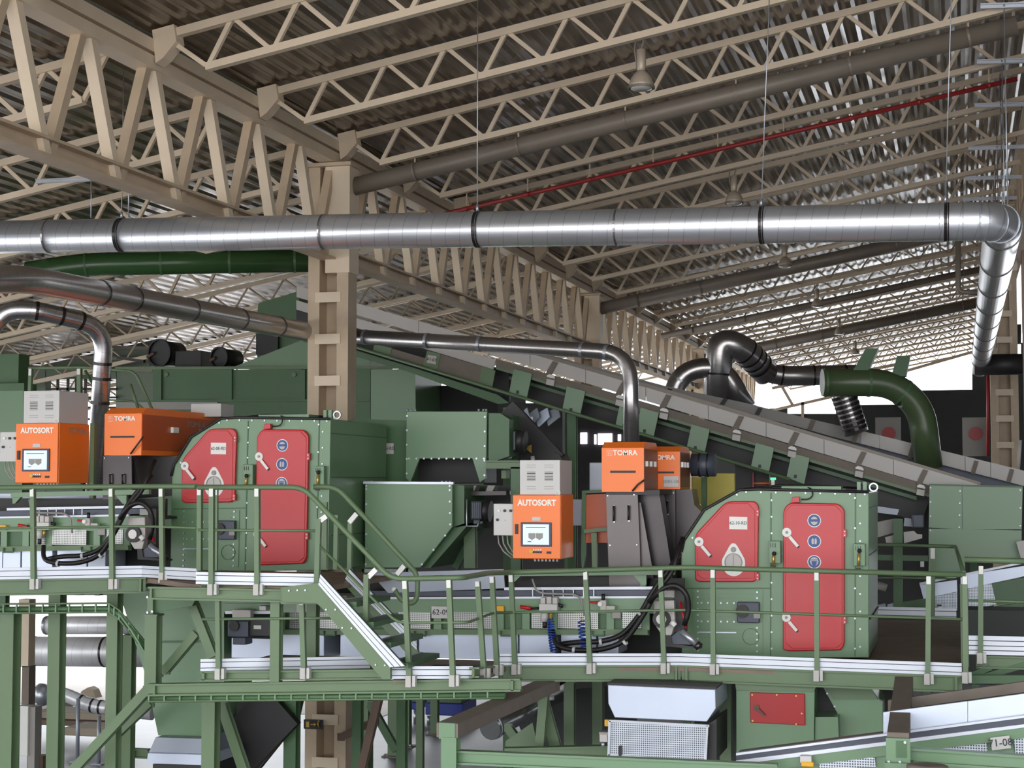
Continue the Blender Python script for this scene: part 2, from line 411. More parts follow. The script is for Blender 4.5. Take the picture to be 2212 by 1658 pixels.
# ================================================================== ducts
def rpath(pts, r, n=6):
    pts = [V(p) for p in pts]; out = [pts[0]]
    for i in range(1, len(pts) - 1):
        a, c, b = pts[i-1], pts[i], pts[i+1]
        k = min(r, (a-c).length * .49, (b-c).length * .49)
        out += arc(c + (a-c).normalized() * k, c, c + (b-c).normalized() * k, n)
    return out + [pts[-1]]
def duct(name, label, cat, pts, r, m, bend=.5, bands=(), n=24, band_m='zinc', group=None, band_w=.04):
    pts = [V(p) for p in pts]
    t = thing(name, label, cat, sum(pts, V((0,0,0))) / len(pts), group)
    path = rpath(pts, bend)
    MB().tube(path, r, n).out('duct_run', m, t)
    L = [0.]
    for i in range(1, len(path)): L.append(L[-1] + (path[i] - path[i-1]).length)
    for s in bands:
        d = s * L[-1]; i = max(1, next((j for j in range(1, len(L)) if L[j] >= d), len(L)-1))
        q = path[i-1].lerp(path[i], (d - L[i-1]) / max(1e-6, L[i] - L[i-1]))
        MB().ring(q, path[i] - path[i-1], r - .002, band_w, .01, n).out('clamp_band', band_m, t)
    return t
YD = 17.0
dl, dr = P(-120, 514, YD), P(2168, 477, YD)
bx_ = V((dr.x, YD, dr.z))
tail = V((dr.x + .02, 39.0, dr.z))
main = duct('spiral_duct', 'large bright silver spiral duct crossing the whole hall and turning back at its end', 'air duct', [dl, bx_, tail], .19, 'duct_big', .34, (), 32)
def ring_at(t, u, w=.035, m='zinc', v=None):
    f = (u + 120) / (2168 + 120); q = dl.lerp(dr, 0)
    lo, hi = 0., 1.
    for _ in range(40):
        mid = (lo + hi) / 2; q = dl.lerp(bx_, mid); d = q - CAM; uu = UC + F * d.dot(RT) / d.dot(FW)
        if uu < u: lo = mid
        else: hi = mid
    MB().ring(q, bx_ - dl, .188, w, .009, 32).out('clamp_band', m, t); return q
for u in (108, 700, 1333): ring_at(main, u, .02, 'duct_dark')
for u in (2030, 2080, 2118): ring_at(main, u, .012, 'zinc')
rods = []
for u, lab in ((262, 'beside the nearest main truss'), (1031, 'just past the big laced column'), (1645, 'below the second bell lamp'), (2043, 'next to the duct bend')):
    q = ring_at(main, u, .03, 'dark_steel'); q2 = ring_at(main, u + 6, .012, 'dark_steel')
    h = thing('duct_hanger', f'thin threaded rod holding the large silver duct {lab}', 'hanger rod', q + V((0,0,.2)), 'hanger rods of the large duct')
    top = V((q.x, q.y, zroof(q.x) - .1)) + V((.15 if u > 1100 else 0, 0, 0))
    MB().cyl(q + V((0,-.0,.19)), top, .006, 6).out('rod', 'zinc', h)
    MB().cyl(q + V((0,0,.19)), q + V((0,0,.27)), .016, 6).out('coupling', 'zinc', h)
for i in range(9):
    y = YD + .7 + i * 2.3
    MB().ring((bx_.x + .02 * i / 9, y, bx_.z), (0,1,0), .188, .05, .012, 32).out('clamp_band', 'dark_steel', main)
for a in (.25, .5, .75):
    c = arc(bx_ + V((-.34,0,0)), bx_, bx_ + V((0,.34,0)), 8); i = int(a*8)
    MB().ring(c[i], c[min(8,i+1)] - c[max(0,i-1)], .187, .014, .009, 32).out('seam_rib', 'zinc', main)
# silver duct that dips behind the big column
def T(u, v, t):                         # point at distance t along the view axis
    return CAM + ray(u, v) * t
duct('spiral_duct', 'thick dark silver duct slanting from the side aisle towards the big laced column', 'air duct', [T(-90, 606, 15.3), T(40, 601, 15.9), T(120, 614, 16.7), T(640, 712, 23.2), T(712, 724, 24.3)], .135, 'duct_dark', .5, (.26,.34,.5,.66,.8,.93), 24, 'dark_steel')
A_ = [T(690, 722, 24.4), T(1362, 762, 22.3), T(1364, 960, 22.1)]
duct('spiral_duct', 'slim dark silver duct bending down to the orange unit behind the lower deck', 'air duct', A_, .105, 'duct_dark', .42, (.13,.3,.44,.7,.76), 20, 'zinc')
duct('spiral_duct', 'silver duct that bends down behind the orange screen cabinet on the upper deck', 'air duct', [T(-40, 740, 21.5), T(8, 672, 21.6), T(70, 668, 21.6), T(226, 706, 22.2), T(204, 1075, 22.4)], .12, 'duct', .35, (.22,.3,.37,.55,.6,.68), 20, 'dark_steel')
duct('spray_duct', 'glossy green round duct under the large silver duct', 'air duct', [T(60, 590, 27), T(180, 571, 27), T(700, 562, 27.4)], .19, 'green_duct', .6, (.2,.45,.68,.9), 24, 'green_dark')
# bent silver pair and green header beyond the white conveyor
duct('spiral_duct', 'silver duct rising out of the conveyor and bending over like a hook', 'air duct', [T(1545, 905, 33), T(1556, 735, 33), T(1606, 752, 33), T(1656, 806, 33.5)], .27, 'duct_dark', .42, (.1,.32,.72,.78,.84,.9), 24, 'black')
duct('spiral_duct', 'level silver duct joining the hooked duct to the green header', 'air duct', [T(1644, 800, 33.5), T(1690, 812, 33.5), T(1872, 808, 33.5)], .2, 'duct_dark', .4, (.2,.5,.8), 20, 'dark_steel')
duct('spiral_duct', 'small arched silver duct behind the hooked duct', 'air duct', [T(1440, 900, 33), T(1470, 800, 33), T(1560, 790, 33), T(1612, 880, 33)], .2, 'duct_dark', .6, (.3,.6), 20, 'zinc')
g = duct('header_duct', 'glossy green header duct curving down in front of the open hall end', 'air duct', [T(1776, 826, 27), T(1925, 826, 27), T(1990, 880, 27), T(2006, 1010, 27)], .225, 'green_olive', .9, (.02,.28,.5), 24, 'green_dark')
for pts in ([(1870,752),(1897,752),(1872,808),(1838,808)], [(1938,768),(1966,768),(1957,812),(1925,812)]):
    MB().prism([T(u, v, 26.9) for u, v in pts], (0, .35, 0)).out('stub_chute', 'green_dark', g)
duct('flexible_duct', 'short ribbed flexible duct below the green header duct', 'air duct', [T(1816, 835, 27.2), T(1832, 880, 27.2), T(1850, 935, 27.2)], .2, 'duct_dark', .3, [i/10 for i in range(1,10)], 20, 'dark_steel', None, .05)
# ================================================================== sorting machines
def plate(name, m, parent, pts, Y, out=.02, th=.02, bevel=0., rnd=0):   # plate standing OUT in front of plane Y
    w = [P(u, v, Y) + V((0, -out, 0)) for u, v in pts]
    if rnd: 
        q = []
        for i in range(len(w)):
            a, c, b = w[i-1], w[i], w[(i+1) % len(w)]
            k = min(rnd, (a-c).length*.45, (b-c).length*.45)
            q += arc(c + (a-c).normalized()*k, c, c + (b-c).normalized()*k, 4)
        w = q
    return MB().prism(w, (0, th, 0)).out(name, m, parent, bevel)
def disc(name, m, parent, u, v, r, Y, out=.02, th=.02, n=20, rx=1.):
    c = P(u, v, Y) + V((0, -out, 0))
    return MB().prism([c + V((r*rx*cos(2*pi*i/n), 0, r*sin(2*pi*i/n))) for i in range(n)], (0, th, 0)).out(name, m, parent)
def bolts(name, m, parent, pts, Y, r=.012, out=.012, n=6):
    if 1 < len(pts) <= 12 and name != 'latch':
        for q in pts: bolts(name, m, parent, [q], Y, r, out, n)
        return
    b = MB()
    for u, v in pts:
        c = P(u, v, Y) + V((0, -out, 0))
        b.prism([c + V((r*cos(2*pi*i/n), 0, r*sin(2*pi*i/n))) for i in range(n)], (0, out + .002, 0))
    return b.out(name, m, parent)
def line(u0, v0, u1, v1, n): return [(u0 + (u1-u0)*i/(n-1), v0 + (v1-v0)*i/(n-1)) for i in range(n)]
def rod(name, m, parent, pts, r, n=8, bend=0.):
    return MB().tube(rpath(pts, bend, 5) if bend else pts, r, n).out(name, m, parent)
YB = 18.4
def W(u, v, out=0., Y=YB): return P(u, v, Y) + V((0, -out, 0))
def lever(parent, u, v, sc=1.):                     # white cam handle of a hatch
    h = disc('handle', 'white', parent, u, v, .05 * sc, YB, .075, .03)
    MB().beam(W(u + 6, v + 9, .08), W(u + 24 * sc, v + 30 * sc, .08), .032, .02, up=(0,1,0)).out('handle_grip', 'white', h)
    MB().beam(W(u + 17*sc, v + 22*sc, .05), W(u + 26 * sc, v + 33 * sc, .05), .03, .03, up=(0,1,0)).out('handle_shadow', 'charcoal', h)  # dark bar laid behind the grip as its shadow
    disc('handle_hub', 'soft_grey', h, u, v, .016, YB, .082, .01)
    disc('spindle', 'red', parent, u, v, .03, YB, .05, .05)
def cabin():
    t = thing('drum_cabin', 'x', 'sorting machine', W(1675, 1420))
    prof = [(1472,1420),(1472,1192),(1478,1166),(1521,1101),(1597,1058),(1640,1056),(1877,1062),(1877,1420)]
    MB().prism([W(u, v) for u, v in prof], (0, 2.0, 0)).out('cabin_body', 'green', t, .01)
    e = MB(); e.tube([W(u, v, .012) for u, v in prof[1:7]], .018, 6); e.out('edge_seal', 'charcoal', t)
    for u in (1665.5, 1848):
        MB().beam(W(u, 1064, .003), W(u - 1, 1417, .003), .012, .012, up=(0,1,0)).out('panel_joint', 'green_dark', t)
    MB().beam(W(1480, 1270, .004), W(1664, 1270, .004), .012, .012).out('panel_joint', 'green_dark', t)
    # lower bolted side panel
    plate('bolted_panel', 'green', t, [(1497,1272),(1648,1274),(1648,1410),(1497,1410)], YB, .014, .016)
    bolts('bolt', 'zinc', t, line(1508,1276,1508,1404,11) + line(1636,1278,1636,1406,11) + line(1516,1301,1628,1302,9) + line(1516,1341,1600,1342,7), YB, .011, .03)
    bolts('bolt', 'zinc', t, line(1612,1062,1868,1067,9) + line(1667,1080,1667,1400,10) + line(1858,1092,1858,1396,9) + line(1847,1075,1847,1400,6) + line(1496,1161,1592,1068,6), YB, .011)
    for v in (1281, 1290, 1316, 1330, 1358, 1366, 1376, 1386): plate('rib', 'green', t, [(1516,v),(1628,v+1),(1628,v+3),(1516,v+2)], YB, .02, .008)
    # left red hatch
    hp = [(1505,1257),(1505,1158),(1514,1143),(1572,1086),(1580,1082),(1625,1083),(1634,1092),(1638,1240),(1628,1255),(1516,1257)]
    h = plate('hatch', 'red', t, [(1503,1252),(1502,1154),(1570,1082),(1632,1082),(1640,1092),(1638,1246),(1630,1256),(1512,1256)], YB, .05, .05, .012, .07)
    plate('hatch_inset', 'red', h, [(1508,1240),(1507,1158),(1573,1087),(1618,1087),(1632,1103),(1632,1248),(1520,1249)], YB, .058, .012, .004)
    for v in (1100, 1237): 
        plate('hinge', 'red', h, [(1634,v),(1641,v),(1641,v+15),(1634,v+15)], YB, .06, .05); bolts('hinge_pin', 'white', h, [(1637.5,v+4),(1637.5,v+11)], YB, .008, .066)
    plate('number_plate', 'white', t, [(1577,1115),(1616,1116),(1616,1143),(1577,1142)], YB, .066, .006)
    lever(h, 1512, 1169)
    # teardrop viewing port
    c = W(1586, 1211, .062)
    pts = []
    for i in range(20):
        a = radians(-200 + 220 * i / 19); pts.append(c + V((.128 * cos(a), 0, .145 * sin(a) - .02)))
    pts += [c + V((.045, 0, .165)), c + V((.02, 0, .195)), c + V((-.02, 0, .195)), c + V((-.045, 0, .165))]
    vp = MB().prism(pts, (0, .02, 0)).out('viewing_port', 'white', t, .004)
    MB().ring(c + V((0, -.006, -.01)), (0,1,0), .088, .014, .01).out('port_ring', 'soft_grey', vp)
    MB().prism([c + V((.086*cos(2*pi*i/24), -.006, .086*sin(2*pi*i/24) - .01)) for i in range(24)], (0, .01, 0)).out('port_glass', 'panel_white', vp)
    MB().beam(c + V((0, -.012, .07)), c + V((0, -.012, -.09)), .005, .005, up=(0,1,0)).out('port_rib', 'soft_grey', vp)
    disc('pivot', 'soft_grey', vp, 1586, 1186, .03, YB, .075, .02)
    # tall red door
    d = plate('door', 'red', t, [(1692,1402),(1693,1100),(1706,1085),(1812,1087),(1825,1100),(1825,1390),(1818,1403),(1704,1405)], YB, .055, .055, .012, .06)
    plate('door_inset', 'red', d, [(1697,1385),(1698,1104),(1711,1090),(1805,1091),(1820,1106),(1820,1388),(1808,1398),(1712,1399)], YB, .064, .012, .004)
    for v in (1143, 1330):
        plate('hinge', 'red', d, [(1822,v),(1829,v),(1829,v+16),(1822,v+16)], YB, .06, .05); bolts('hinge_pin', 'white', d, [(1825.5,v+4),(1825.5,v+12)], YB, .008, .066)
    lever(d, 1701, 1149); lever(d, 1700, 1332, .95)
    for i, v in enumerate((1123.5, 1168, 1212.5)):
        s = disc('safety_sign', 'white', d, 1760, v, .073, YB, .07, .006, 28)
        disc('sign_field', 'sign_blue', s, 1760, v, .064, YB, .073, .006, 28)
        if i == 0:
            disc('pictogram_head', 'panel_white', s, 1760, v + .5, .045, YB, .075, .004, 18, .85)
            plate('pictogram_goggles', 'sign_blue', s, [(1752,v-3),(1768,v-3),(1768,v+2),(1762,v+3),(1760,v+1),(1758,v+3),(1752,v+2)], YB, .078, .004)
        elif i == 1:
            for k in (-1, 1): plate('pictogram_glove', 'panel_white', s, [(1760+k*1,v+6),(1760+k*1,v-5),(1760+k*4,v-7),(1760+k*6,v-1),(1760+k*5,v+6)], YB, .076, .004)
        else:
            disc('pictogram_head', 'panel_white', s, 1760, v - 1, .047, YB, .075, .004, 18, .95)
            plate('pictogram_mask', 'sign_blue', s, [(1754,v-2),(1766,v-2),(1765,v+5),(1760,v+10),(1755,v+5)], YB, .078, .004)
            plate('pictogram_brim', 'sign_blue', s, [(1753,v-5),(1767,v-5),(1767,v-3.5),(1753,v-3.5)], YB, .078, .004)
    # interlocks with levers
    for u, v, k in ((1674,1190,1),(1857,1196,-1)):
        b = boxp('interlock_box', 'green', t, u - 13, v - 22, u + 12, v + 26, YB - .1, .1, .006)
        for j in range(3): MB().box(W(u - 8 + 5*j, v - 18, .104), W(u - 6.5 + 5*j, v - 9, .1)).out('slot', 'charcoal', b)
        MB().cyl(W(u, v + 3 - 6*(k<0), .12), W(u - 1, v + 30 - 6*(k<0), .12), .016, 10).out('lever_rod', 'brass', b)
        MB().ball(W(u + 1, v + 4 - 12*(k<0), .13), .024, 10).out('lever_knob', 'black', b)
        MB().box(W(u - 7, v + 29, .13), W(u + 4, v + 35, .1)).out('lever_foot', 'charcoal', b)
    # door switch with looped cable, roof fittings
    plate('switch_box', 'red', t, [(1713,1073),(1728,1072),(1729,1084),(1711,1085)], YB, .07, .07, .004)
    rod('switch_cable', 'rubber', t, [W(1732,1078,.05), W(1748,1078,.05), W(1757,1070,.04), W(1754,1056,.02), W(1738,1050,-.1)], .007, 6, .06)
    boxp('roof_plate', 'green', t, 1688, 1050, 1817, 1058, YB + .05, .8)
    for u in (1855, 1868):
        boxp('lifting_lug', 'green', t, u - 4, 1040, u + 4, 1062, YB + .1, .05)
    MB().ring(W(1886, 1052, -.1), (0,1,0), .035, .03, .015, 14).out('shackle', 'zinc', t)
    rod('roof_cable', 'rubber', t, [W(1600,1056,-.3), W(1680,1048,-.3), W(1760,1049,-.35), W(1850,1054,-.4)], .012, 6)
    x1 = W(1877, 1200).x + .002
    b = MB()
    for z in (W(0,1090).z, W(0,1180).z, W(0,1300).z):
        b.box((x1 - .005, YB + .02, z), (x1 + .008, YB + 1.98, z + .012))
    b.out('side_joint', 'green_dark', t)
    for i in range(9):
        for z in (W(0,1092).z, W(0,1302).z): pass
    # pivot and bearing plate of the drum drive
    bx = boxp('bearing_unit', 'motor', t, 1592, 1300, 1640, 1345, YB - .09, .09, .01)
    disc('bearing_cap', 'charcoal', bx, 1606, 1318, .07, YB, .12, .04)
    boxp('rating_plate', 'soft_grey', bx, 1628, 1325, 1642, 1335, YB - .1, .01)
    MB().beam(W(1510,1364,.04), W(1592,1365,.04), .014, .014).out('tie_bar', 'zinc', t)
    MB().ring(W(1622, 1374, .02), (0,1,0), .085, .012, .006, 24).out('knockout_rim', 'green_dark', t)
    return t
cab = cabin()
cab2 = dup(cab)
D = P(553, 1218, YB) - P(1692, 1403, YB)
cab2.location = cab.location + V((D.x, 0, D.z))
tag(cab, 'green drum cabin with red doors, number plate ending 10, on the lower deck', 'sorting machine', 'green drum cabins with red doors', 'thing')
tag(cab2, 'green drum cabin with red doors, number plate ending 08, on the upper deck', 'sorting machine', 'green drum cabins with red doors', 'thing')
def np_(root): return [c for c in root.children if c.name.startswith('number_plate')][0]
text('62-10-RD', np_(cab), W(1596.5, 1129, .068), .052, 'ink', 'lettering', .002, .92)
text('62-08-RD', np_(cab2), W(1596.5, 1129, .068) + V((D.x, 0, D.z)), .052, 'ink', 'lettering', .002, .92)
# body behind the upper cabin
t = thing('screen_housing', 'dark green housing between the upper drum cabin and the green hopper', 'machine housing', P(850, 1225, 20.6))
polyp('housing_body', 'green_dark', t, [(800,905),(888,908),(888,1228),(760,1228),(760,905)], 20.6, 1.5)
boxp('number_plate', 'panel_white', t, 834, 957, 850, 980, 20.585, .01)
legs(t, [(775,1224,21.0), (870,1224,21.0)])
text('N-RD', [c for c in t.children if c.name.startswith('number_plate')][0], P(842, 968, 20.58), .06, 'ink')
# ---- orange sensor units on their chutes
def flags(name, parent, us, v, Y, s=1.):
    for u in us:
        MB().box(P(u-3*s, v-6*s, Y), P(u+3*s, v+6*s, Y) + V((0, -.03, 0))).out(name, 'brass', parent)
def logo(parent, u, v, Y, s, w=1.):
    c = P(u, v, Y) + V((0, -.006, 0))
    b = MB(); q = .5 * s
    for dx, dz, wd, hg in ((-q,0,.05,1.),(q,0,.05,1.),(0,q,1.,.05),(0,-q,1.,.05),(-.12*s,.1*s,.4,.07),(-.12*s,-.15*s,.07,.45),(.2*s,-.1*s,.06,.5)):
        b.box(c + V((dx - wd*s*.5, -.003, dz - hg*s*.5)), c + V((dx + wd*s*.5, .003, dz + hg*s*.5)))
    b.out('logo', 'letter_white', parent)
def sensor(label, cx, u0, u1, vt, vs, vb, Y, dep, loc):
    """orange hood: front u0-u1, top vt, front fold vs, bottom vb"""
    t = thing('sensor_unit', label, 'sorting unit', loc, 'orange sensor units')
    a, b_, z0, z1 = P(u0, vb, Y).x, P(u1, vb, Y).x, P((u0+u1)/2, vb, Y).z, P((u0+u1)/2, vs, Y).z
    zt = P((u0+u1)/2, vt, Y + .12).z
    c = .05
    m = MB()   # hood with chamfered top edges
    m.prism([(a, Y, z0), (b_, Y, z0), (b_, Y, z1), (a, Y, z1)], (0, .004, 0)); m.out('front_panel', 'orange', t)
    MB().prism([V((a, Y + .004, z0)), V((a, Y + .004, z1)), V((a, Y + .13, zt)), V((a, Y + dep - .13, zt)), V((a, Y + dep, z1)), V((a, Y + dep, z0))], (b_ - a, 0, 0)).out('hood', 'orange', t, .004)
    return t, a, b_, z0, z1, zt
# lower deck, front unit
Y2 = 18.0
t, a, b_, z0, z1, zt = sensor('orange sensor unit with white maker lettering over the steel chute on the lower deck', 0, 1300, 1391, 954, 967, 1062, Y2, .9, P(1345, 1290, Y2))
MB().box((b_ - .002, Y2 + .02, z0 + .02), (b_ + .004, Y2 + .86, z1 - .01)).out('side_panel', 'orange_shaded', t)  # flank of the orange hood, its shade put into the colour
text('TOMRA', t, P(1350.5, 978, Y2) + V((0, -.004, 0)), .078, 'letter_white', 'lettering', .002, 1.0, bold=.002)
logo(t, 1317, 979, Y2, .055)
boxp('slot', 'charcoal', t, 1318, 1016, 1373, 1021, Y2 - .006, .02)
for i in range(3): MB().box((b_, Y2 + .08 + .26*i, z1 - .42*(z1-z0)), (b_ + .03, Y2 + .14 + .26*i, z1 - .3*(z1-z0))).out('latch', 'white', t)
rod('sensor_cable', 'charcoal', t, [P(1392,1036,Y2-.03), P(1378,1046,Y2-.05), P(1366,1060,Y2-.03)], .01, 6)
def chute(parent, pts, Y, dep, m, handles, tops):
    c = polyp('chute_front', m, parent, pts, Y, .03)
    for (u, v0, v1) in handles:
        g = MB(); g.tube([P(u-2, v0, Y), P(u, v0, Y) + V((0,-.04,0)), P(u, v1, Y) + V((0,-.04,0)), P(u-2, v1, Y)], .011, 8); g.out('handle', 'black', c)
        bolts('handle_foot', 'zinc', c, [(u-1, v0), (u, v1+2)], Y, .012, .014)
    bolts('bolt', 'zinc', c, tops, Y, .009)
    return c
chute(t, [(1309,1064),(1377,1064),(1382,1180),(1385,1290),(1317,1290),(1313,1180)], Y2 + .04, .02, 'stainless', [(1327,1093,1124),(1359,1092,1122)], [(1313,1070),(1370,1068),(1318,1177),(1376,1176)])
def skew(name, m, parent, q, Y0, Y1):      # side sheet joining a front edge (plane Y0) to a rear edge (plane Y1)
    MB().prism([P(*q[0], Y0), P(*q[1], Y1), P(*q[2], Y1), P(*q[3], Y0)], (.012, 0, 0)).out(name, m, parent)
polyp('chute_wedge', 'stainless', t, [(1380,1085),(1384,1085),(1411,1238),(1410,1290),(1386,1290)], Y2 + .1, .02)
polyp('chute_side', 'dark_steel', t, [(1378,1068),(1424,1066),(1440,1160),(1452,1238),(1450,1290),(1408,1290),(1384,1110)], Y2 + .25, .3)
polyp('chute_collar', 'charcoal', t, [(1309,1060),(1425,1058),(1425,1068),(1309,1068)], Y2 + .03, .8)
# lower deck, second unit behind
Y3 = 18.9
t, a, b_, z0, z1, zt = sensor('orange sensor unit half hidden behind the front one, with a grey number plate', 0, 1376, 1469, 964, 975, 1056, Y3, .75, P(1430, 1290, Y3))
MB().box((b_ - .002, Y3 + .02, z0 + .02), (b_ + .004, Y3 + .7, z1 - .01)).out('side_panel', 'orange_shaded', t)  # orange flank again, shade put into the colour
text('TOMRA', t, P(1434, 988, Y3) + V((0, -.004, 0)), .072, 'letter_white', 'lettering', .002, 1.0, bold=.002)
boxp('slot', 'charcoal', t, 1400, 1018, 1456, 1022, Y3 - .006, .02)
n_ = boxp('number_plate', 'grey_box', t, 1434, 1028, 1466, 1051, Y3 - .01, .01)
text('0081-08', n_, P(1450, 1040, Y3) + V((0, -.014, 0)), .055, 'soft_grey')
for i in range(3): MB().box((b_, Y3 + .06 + .2*i, z1 - .42*(z1-z0)), (b_ + .03, Y3 + .11 + .2*i, z1 - .28*(z1-z0))).out('latch', 'white', t)
chute(t, [(1420,1058),(1458,1058),(1459,1175),(1462,1290),(1450,1290),(1436,1160)], Y3 - .02, .02, 'stainless', [(1443,1082,1108)], [(1455,1064)])
polyp('chute_side', 'dark_steel', t, [(1458,1058),(1494,1056),(1500,1090),(1520,1110),(1480,1200),(1466,1290),(1461,1290)], Y3 + .05, .4)
# upper deck unit
Y1 = 17.9
t, a, b_, z0, z1, zt = sensor('orange sensor unit with a long shade-tinted flank on the upper deck, beside the drum cabin', 0, 225, 305, 881, 893, 983, Y1, 2.9, P(265, 1080, Y1))
MB().box((b_ - .002, Y1 + .02, z0 + .06), (b_ + .004, Y1 + 2.86, z1 - .01)).out('side_panel', 'orange_brown', t)  # orange flank coloured darker for the shade on it
text('TOMRA', t, P(270, 904, Y1) + V((0, -.004, 0)), .078, 'letter_white', 'lettering', .002, 1.0, bold=.002)
logo(t, 239, 905, Y1, .055)
o = text('TOMRA', t, V((b_ + .008, Y1 + 1.45, z1 - .09)), .1, 'soft_grey', 'side_lettering', .001, 1.5); o.rotation_euler = (pi/2, 0, pi/2)
boxp('slot', 'charcoal', t, 238, 941, 290, 945, Y1 - .006, .02)
for i in range(3): MB().box((b_, Y1 + .75 + .8*i, z1 - .42*(z1-z0)), (b_ + .04, Y1 + .9 + .8*i, z1 - .28*(z1-z0))).out('latch', 'white', t)
rod('sensor_cable', 'charcoal', t, [P(310,942,Y1-.03), P(298,958,Y1-.05), P(282,980,Y1-.03)], .01, 6)
chute(t, [(223,984),(284,984),(285,1078),(222,1078)], Y1 + .02, .02, 'dark_steel', [(241,1024,1044),(268,1024,1044)], [(227,989),(279,988)])
polyp('chute_side', 'charcoal', t, [(284,984),(390,986),(372,1070),(300,1076),(296,1040)], Y1 + .5, .4)
polyp('chute_wedge', 'dark_steel', t, [(285,990),(288,990),(302,1078),(286,1078)], Y1 + .1, .02)
o = polyp('side_board', 'pan', None, [(-40,1066),(222,1066),(222,1104),(-40,1108)], 18.5, .05); tag(o, 'pale blue side board behind the upper conveyor, below the orange screen cabinet', 'panel')
# grey cabinet seen beside the units
o = boxp('junction_box', 'sheet_grey', None, 1273, 998, 1305, 1060, 18.6, .25, .01); tag(o, 'plain blue-grey box tucked behind the orange sensor unit on the lower deck', 'box')
t = thing('conveyor_head', 'orange conveyor end plate with green frame beside the steel chute', 'conveyor', P(1290, 1290, 18.5))
polyp('end_plate', 'orange_brown', t, [(1266,1068),(1312,1066),(1312,1172),(1264,1172)], 18.5, .4)
polyp('frame', 'green_dark', t, [(1257,1062),(1266,1062),(1264,1200),(1258,1240),(1255,1200)], 18.48, .06)
MB().beam(P(1258,1062,18.47), P(1312,1060,18.47), .05, .03).out('rail', 'green_dark', t)
MB().beam(P(1262,1147,18.4), P(1312,1142,18.4), .04, .04).out('cross_rail', 'green_beam', t)
polyp('leg', 'green_beam', t, [(1277,1150),(1289,1150),(1289,1226),(1279,1226)], 18.38, .06)
o = boxp('junction_box', 'pan', None, 1233, 1078, 1257, 1135, 18.7, .15, .008); tag(o, 'pale blue box between the orange screen cabinet and the orange end plate', 'box')
# ---- control cabinets with screens
def cabinet(label, map_, Y, wd, grp='orange screen cabinets'):
    """map_ turns unit coordinates measured on the lower cabinet into photo coordinates"""
    t = thing('control_cabinet', label, 'control cabinet', P(*map_(1170, 1207), Y), grp)
    x0, x1, z0, z1 = rect(*map_(1107, 1068), *map_(1211, 1207), Y)
    MB().box((x0, Y + .03, z0), (x1, Y + wd, z1)).out('cabinet_body', 'orange', t, .006)
    MB().box((x0 + .004, Y, z0 + .004), (x1 - .004, Y + .028, z1 - .004)).out('cabinet_door', 'orange', t, .006)
    sx = (x1 - x0) / 104.; 
    def q(u, v, o=0.): return V((x0 + (u - 1107) * sx, Y - o, z1 - (v - 1068) / 139. * (z1 - z0)))
    def bx(name, m, a, b, o, th, par=t, bev=0.): return MB().box(q(*a, o), q(*b, o - th)).out(name, m, par, bev)
    text('AUTOSORT', t, q(1160, 1086, .004), .088, 'letter_white', 'lettering', .002, .92, bold=.0035)
    bx('name_tag', 'grey_box', (1150,1116), (1168,1124), .006, .006)
    sf = bx('screen_frame', 'screen_frame', (1126,1128), (1192,1180), .02, .02, t, .004)
    bx('screen', 'screen', (1131,1132), (1187,1176), .024, .006, sf)
    bx('screen_text', 'ink', (1137,1138), (1180,1139.5), .026, .003, sf)
    for u in (1143, 1159):
        MB().prism([q(u,1151,.027), q(u+15,1151,.027), q(u+15,1161,.027), q(u+7.5,1166,.027), q(u,1161,.027)], (0,.003,0)).out('screen_icon', 'soft_grey', sf)
    bx('screen_text', 'ink', (1141,1168.5), (1149,1170), .026, .003, sf)
    bx('door_lock', 'charcoal', (1113.5,1132), (1119.5,1153), .02, .02)
    lamp_ = MB(); lamp_.prism([q(1148 + 4.5*cos(2*pi*i/14), 1190 + 4.5*sin(2*pi*i/14)*.98, .02) for i in range(14)], (0,.02,0)); lamp_.out('signal_button', 'yellow', t)
    for i in range(4): bx('push_button', 'white', (1152+5*i,1185.5), (1155.5+5*i,1188.5), .016, .016); 
    for i in range(4): bx('push_button', 'charcoal', (1152+5*i,1190), (1155.5+5*i,1194), .016, .016)
    bx('usb_port', 'charcoal', (1181,1190), (1191,1195), .008, .008)
    # side box with dials
    sb = MB().box(q(1063,1088,-.05), q(1106,1157,-.2)).out('side_box', 'grey_box', t, .005)
    for u, v, m in ((1075,1103,'white'),(1088,1103,'charcoal'),(1101,1103,'charcoal'),(1072,1123,'charcoal')):
        MB().prism([q(u + 3*cos(2*pi*i/10), v + 3*sin(2*pi*i/10), -.03) for i in range(10)], (0,.025,0)).out('dial', m, sb)
    MB().prism([q(1087,1125,-.047), q(1090,1125,-.047), q(1088.5,1122,-.047)], (0,.003,0)).out('warning_mark', 'soft_grey', sb)
    for u in (1070, 1080, 1090): rod('cable', 'soft_grey', sb, [q(u,1157,-.1), q(u+2,1175,-.1), q(u+12,1192,-.1), q(u+30,1206,-.1)], .008, 6)
    for i in range(7): MB().cyl(q(1150+8*i,1207,-.12), q(1150+8*i,1213,-.12), .012, 8).out('cable_gland', 'grey_box', t)
    # ventilated box on top
    tb = MB().box(q(1121,993,-.04), q(1208,1068,-wd)).out('vent_box', 'grey_box', t, .006)
    for u in (1146, 1184):
        for v in (1004, 1051):
            for k in range(2): MB().box(q(u-10,v+5*k-1,-.035), q(u+10,v+5*k,-.05)).out('vent_slot', 'soft_grey', tb)
        for k in range(7): MB().box(q(u-9,1018+3.1*k,-.034), q(u+9,1019.6+3.1*k,-.05)).out('vent_louvre', 'charcoal' if k % 2 else 'soft_grey', tb)
    MB().ring(q(1204,1064,-.03), (0,1,0), .022, .008, .006, 14).out('lifting_ring', 'white', tb)
    return t, x0, x1, z0, z1
cabinet('orange screen cabinet beside the steel chute on the lower deck', lambda u, v: (u, v), 17.6, .62)
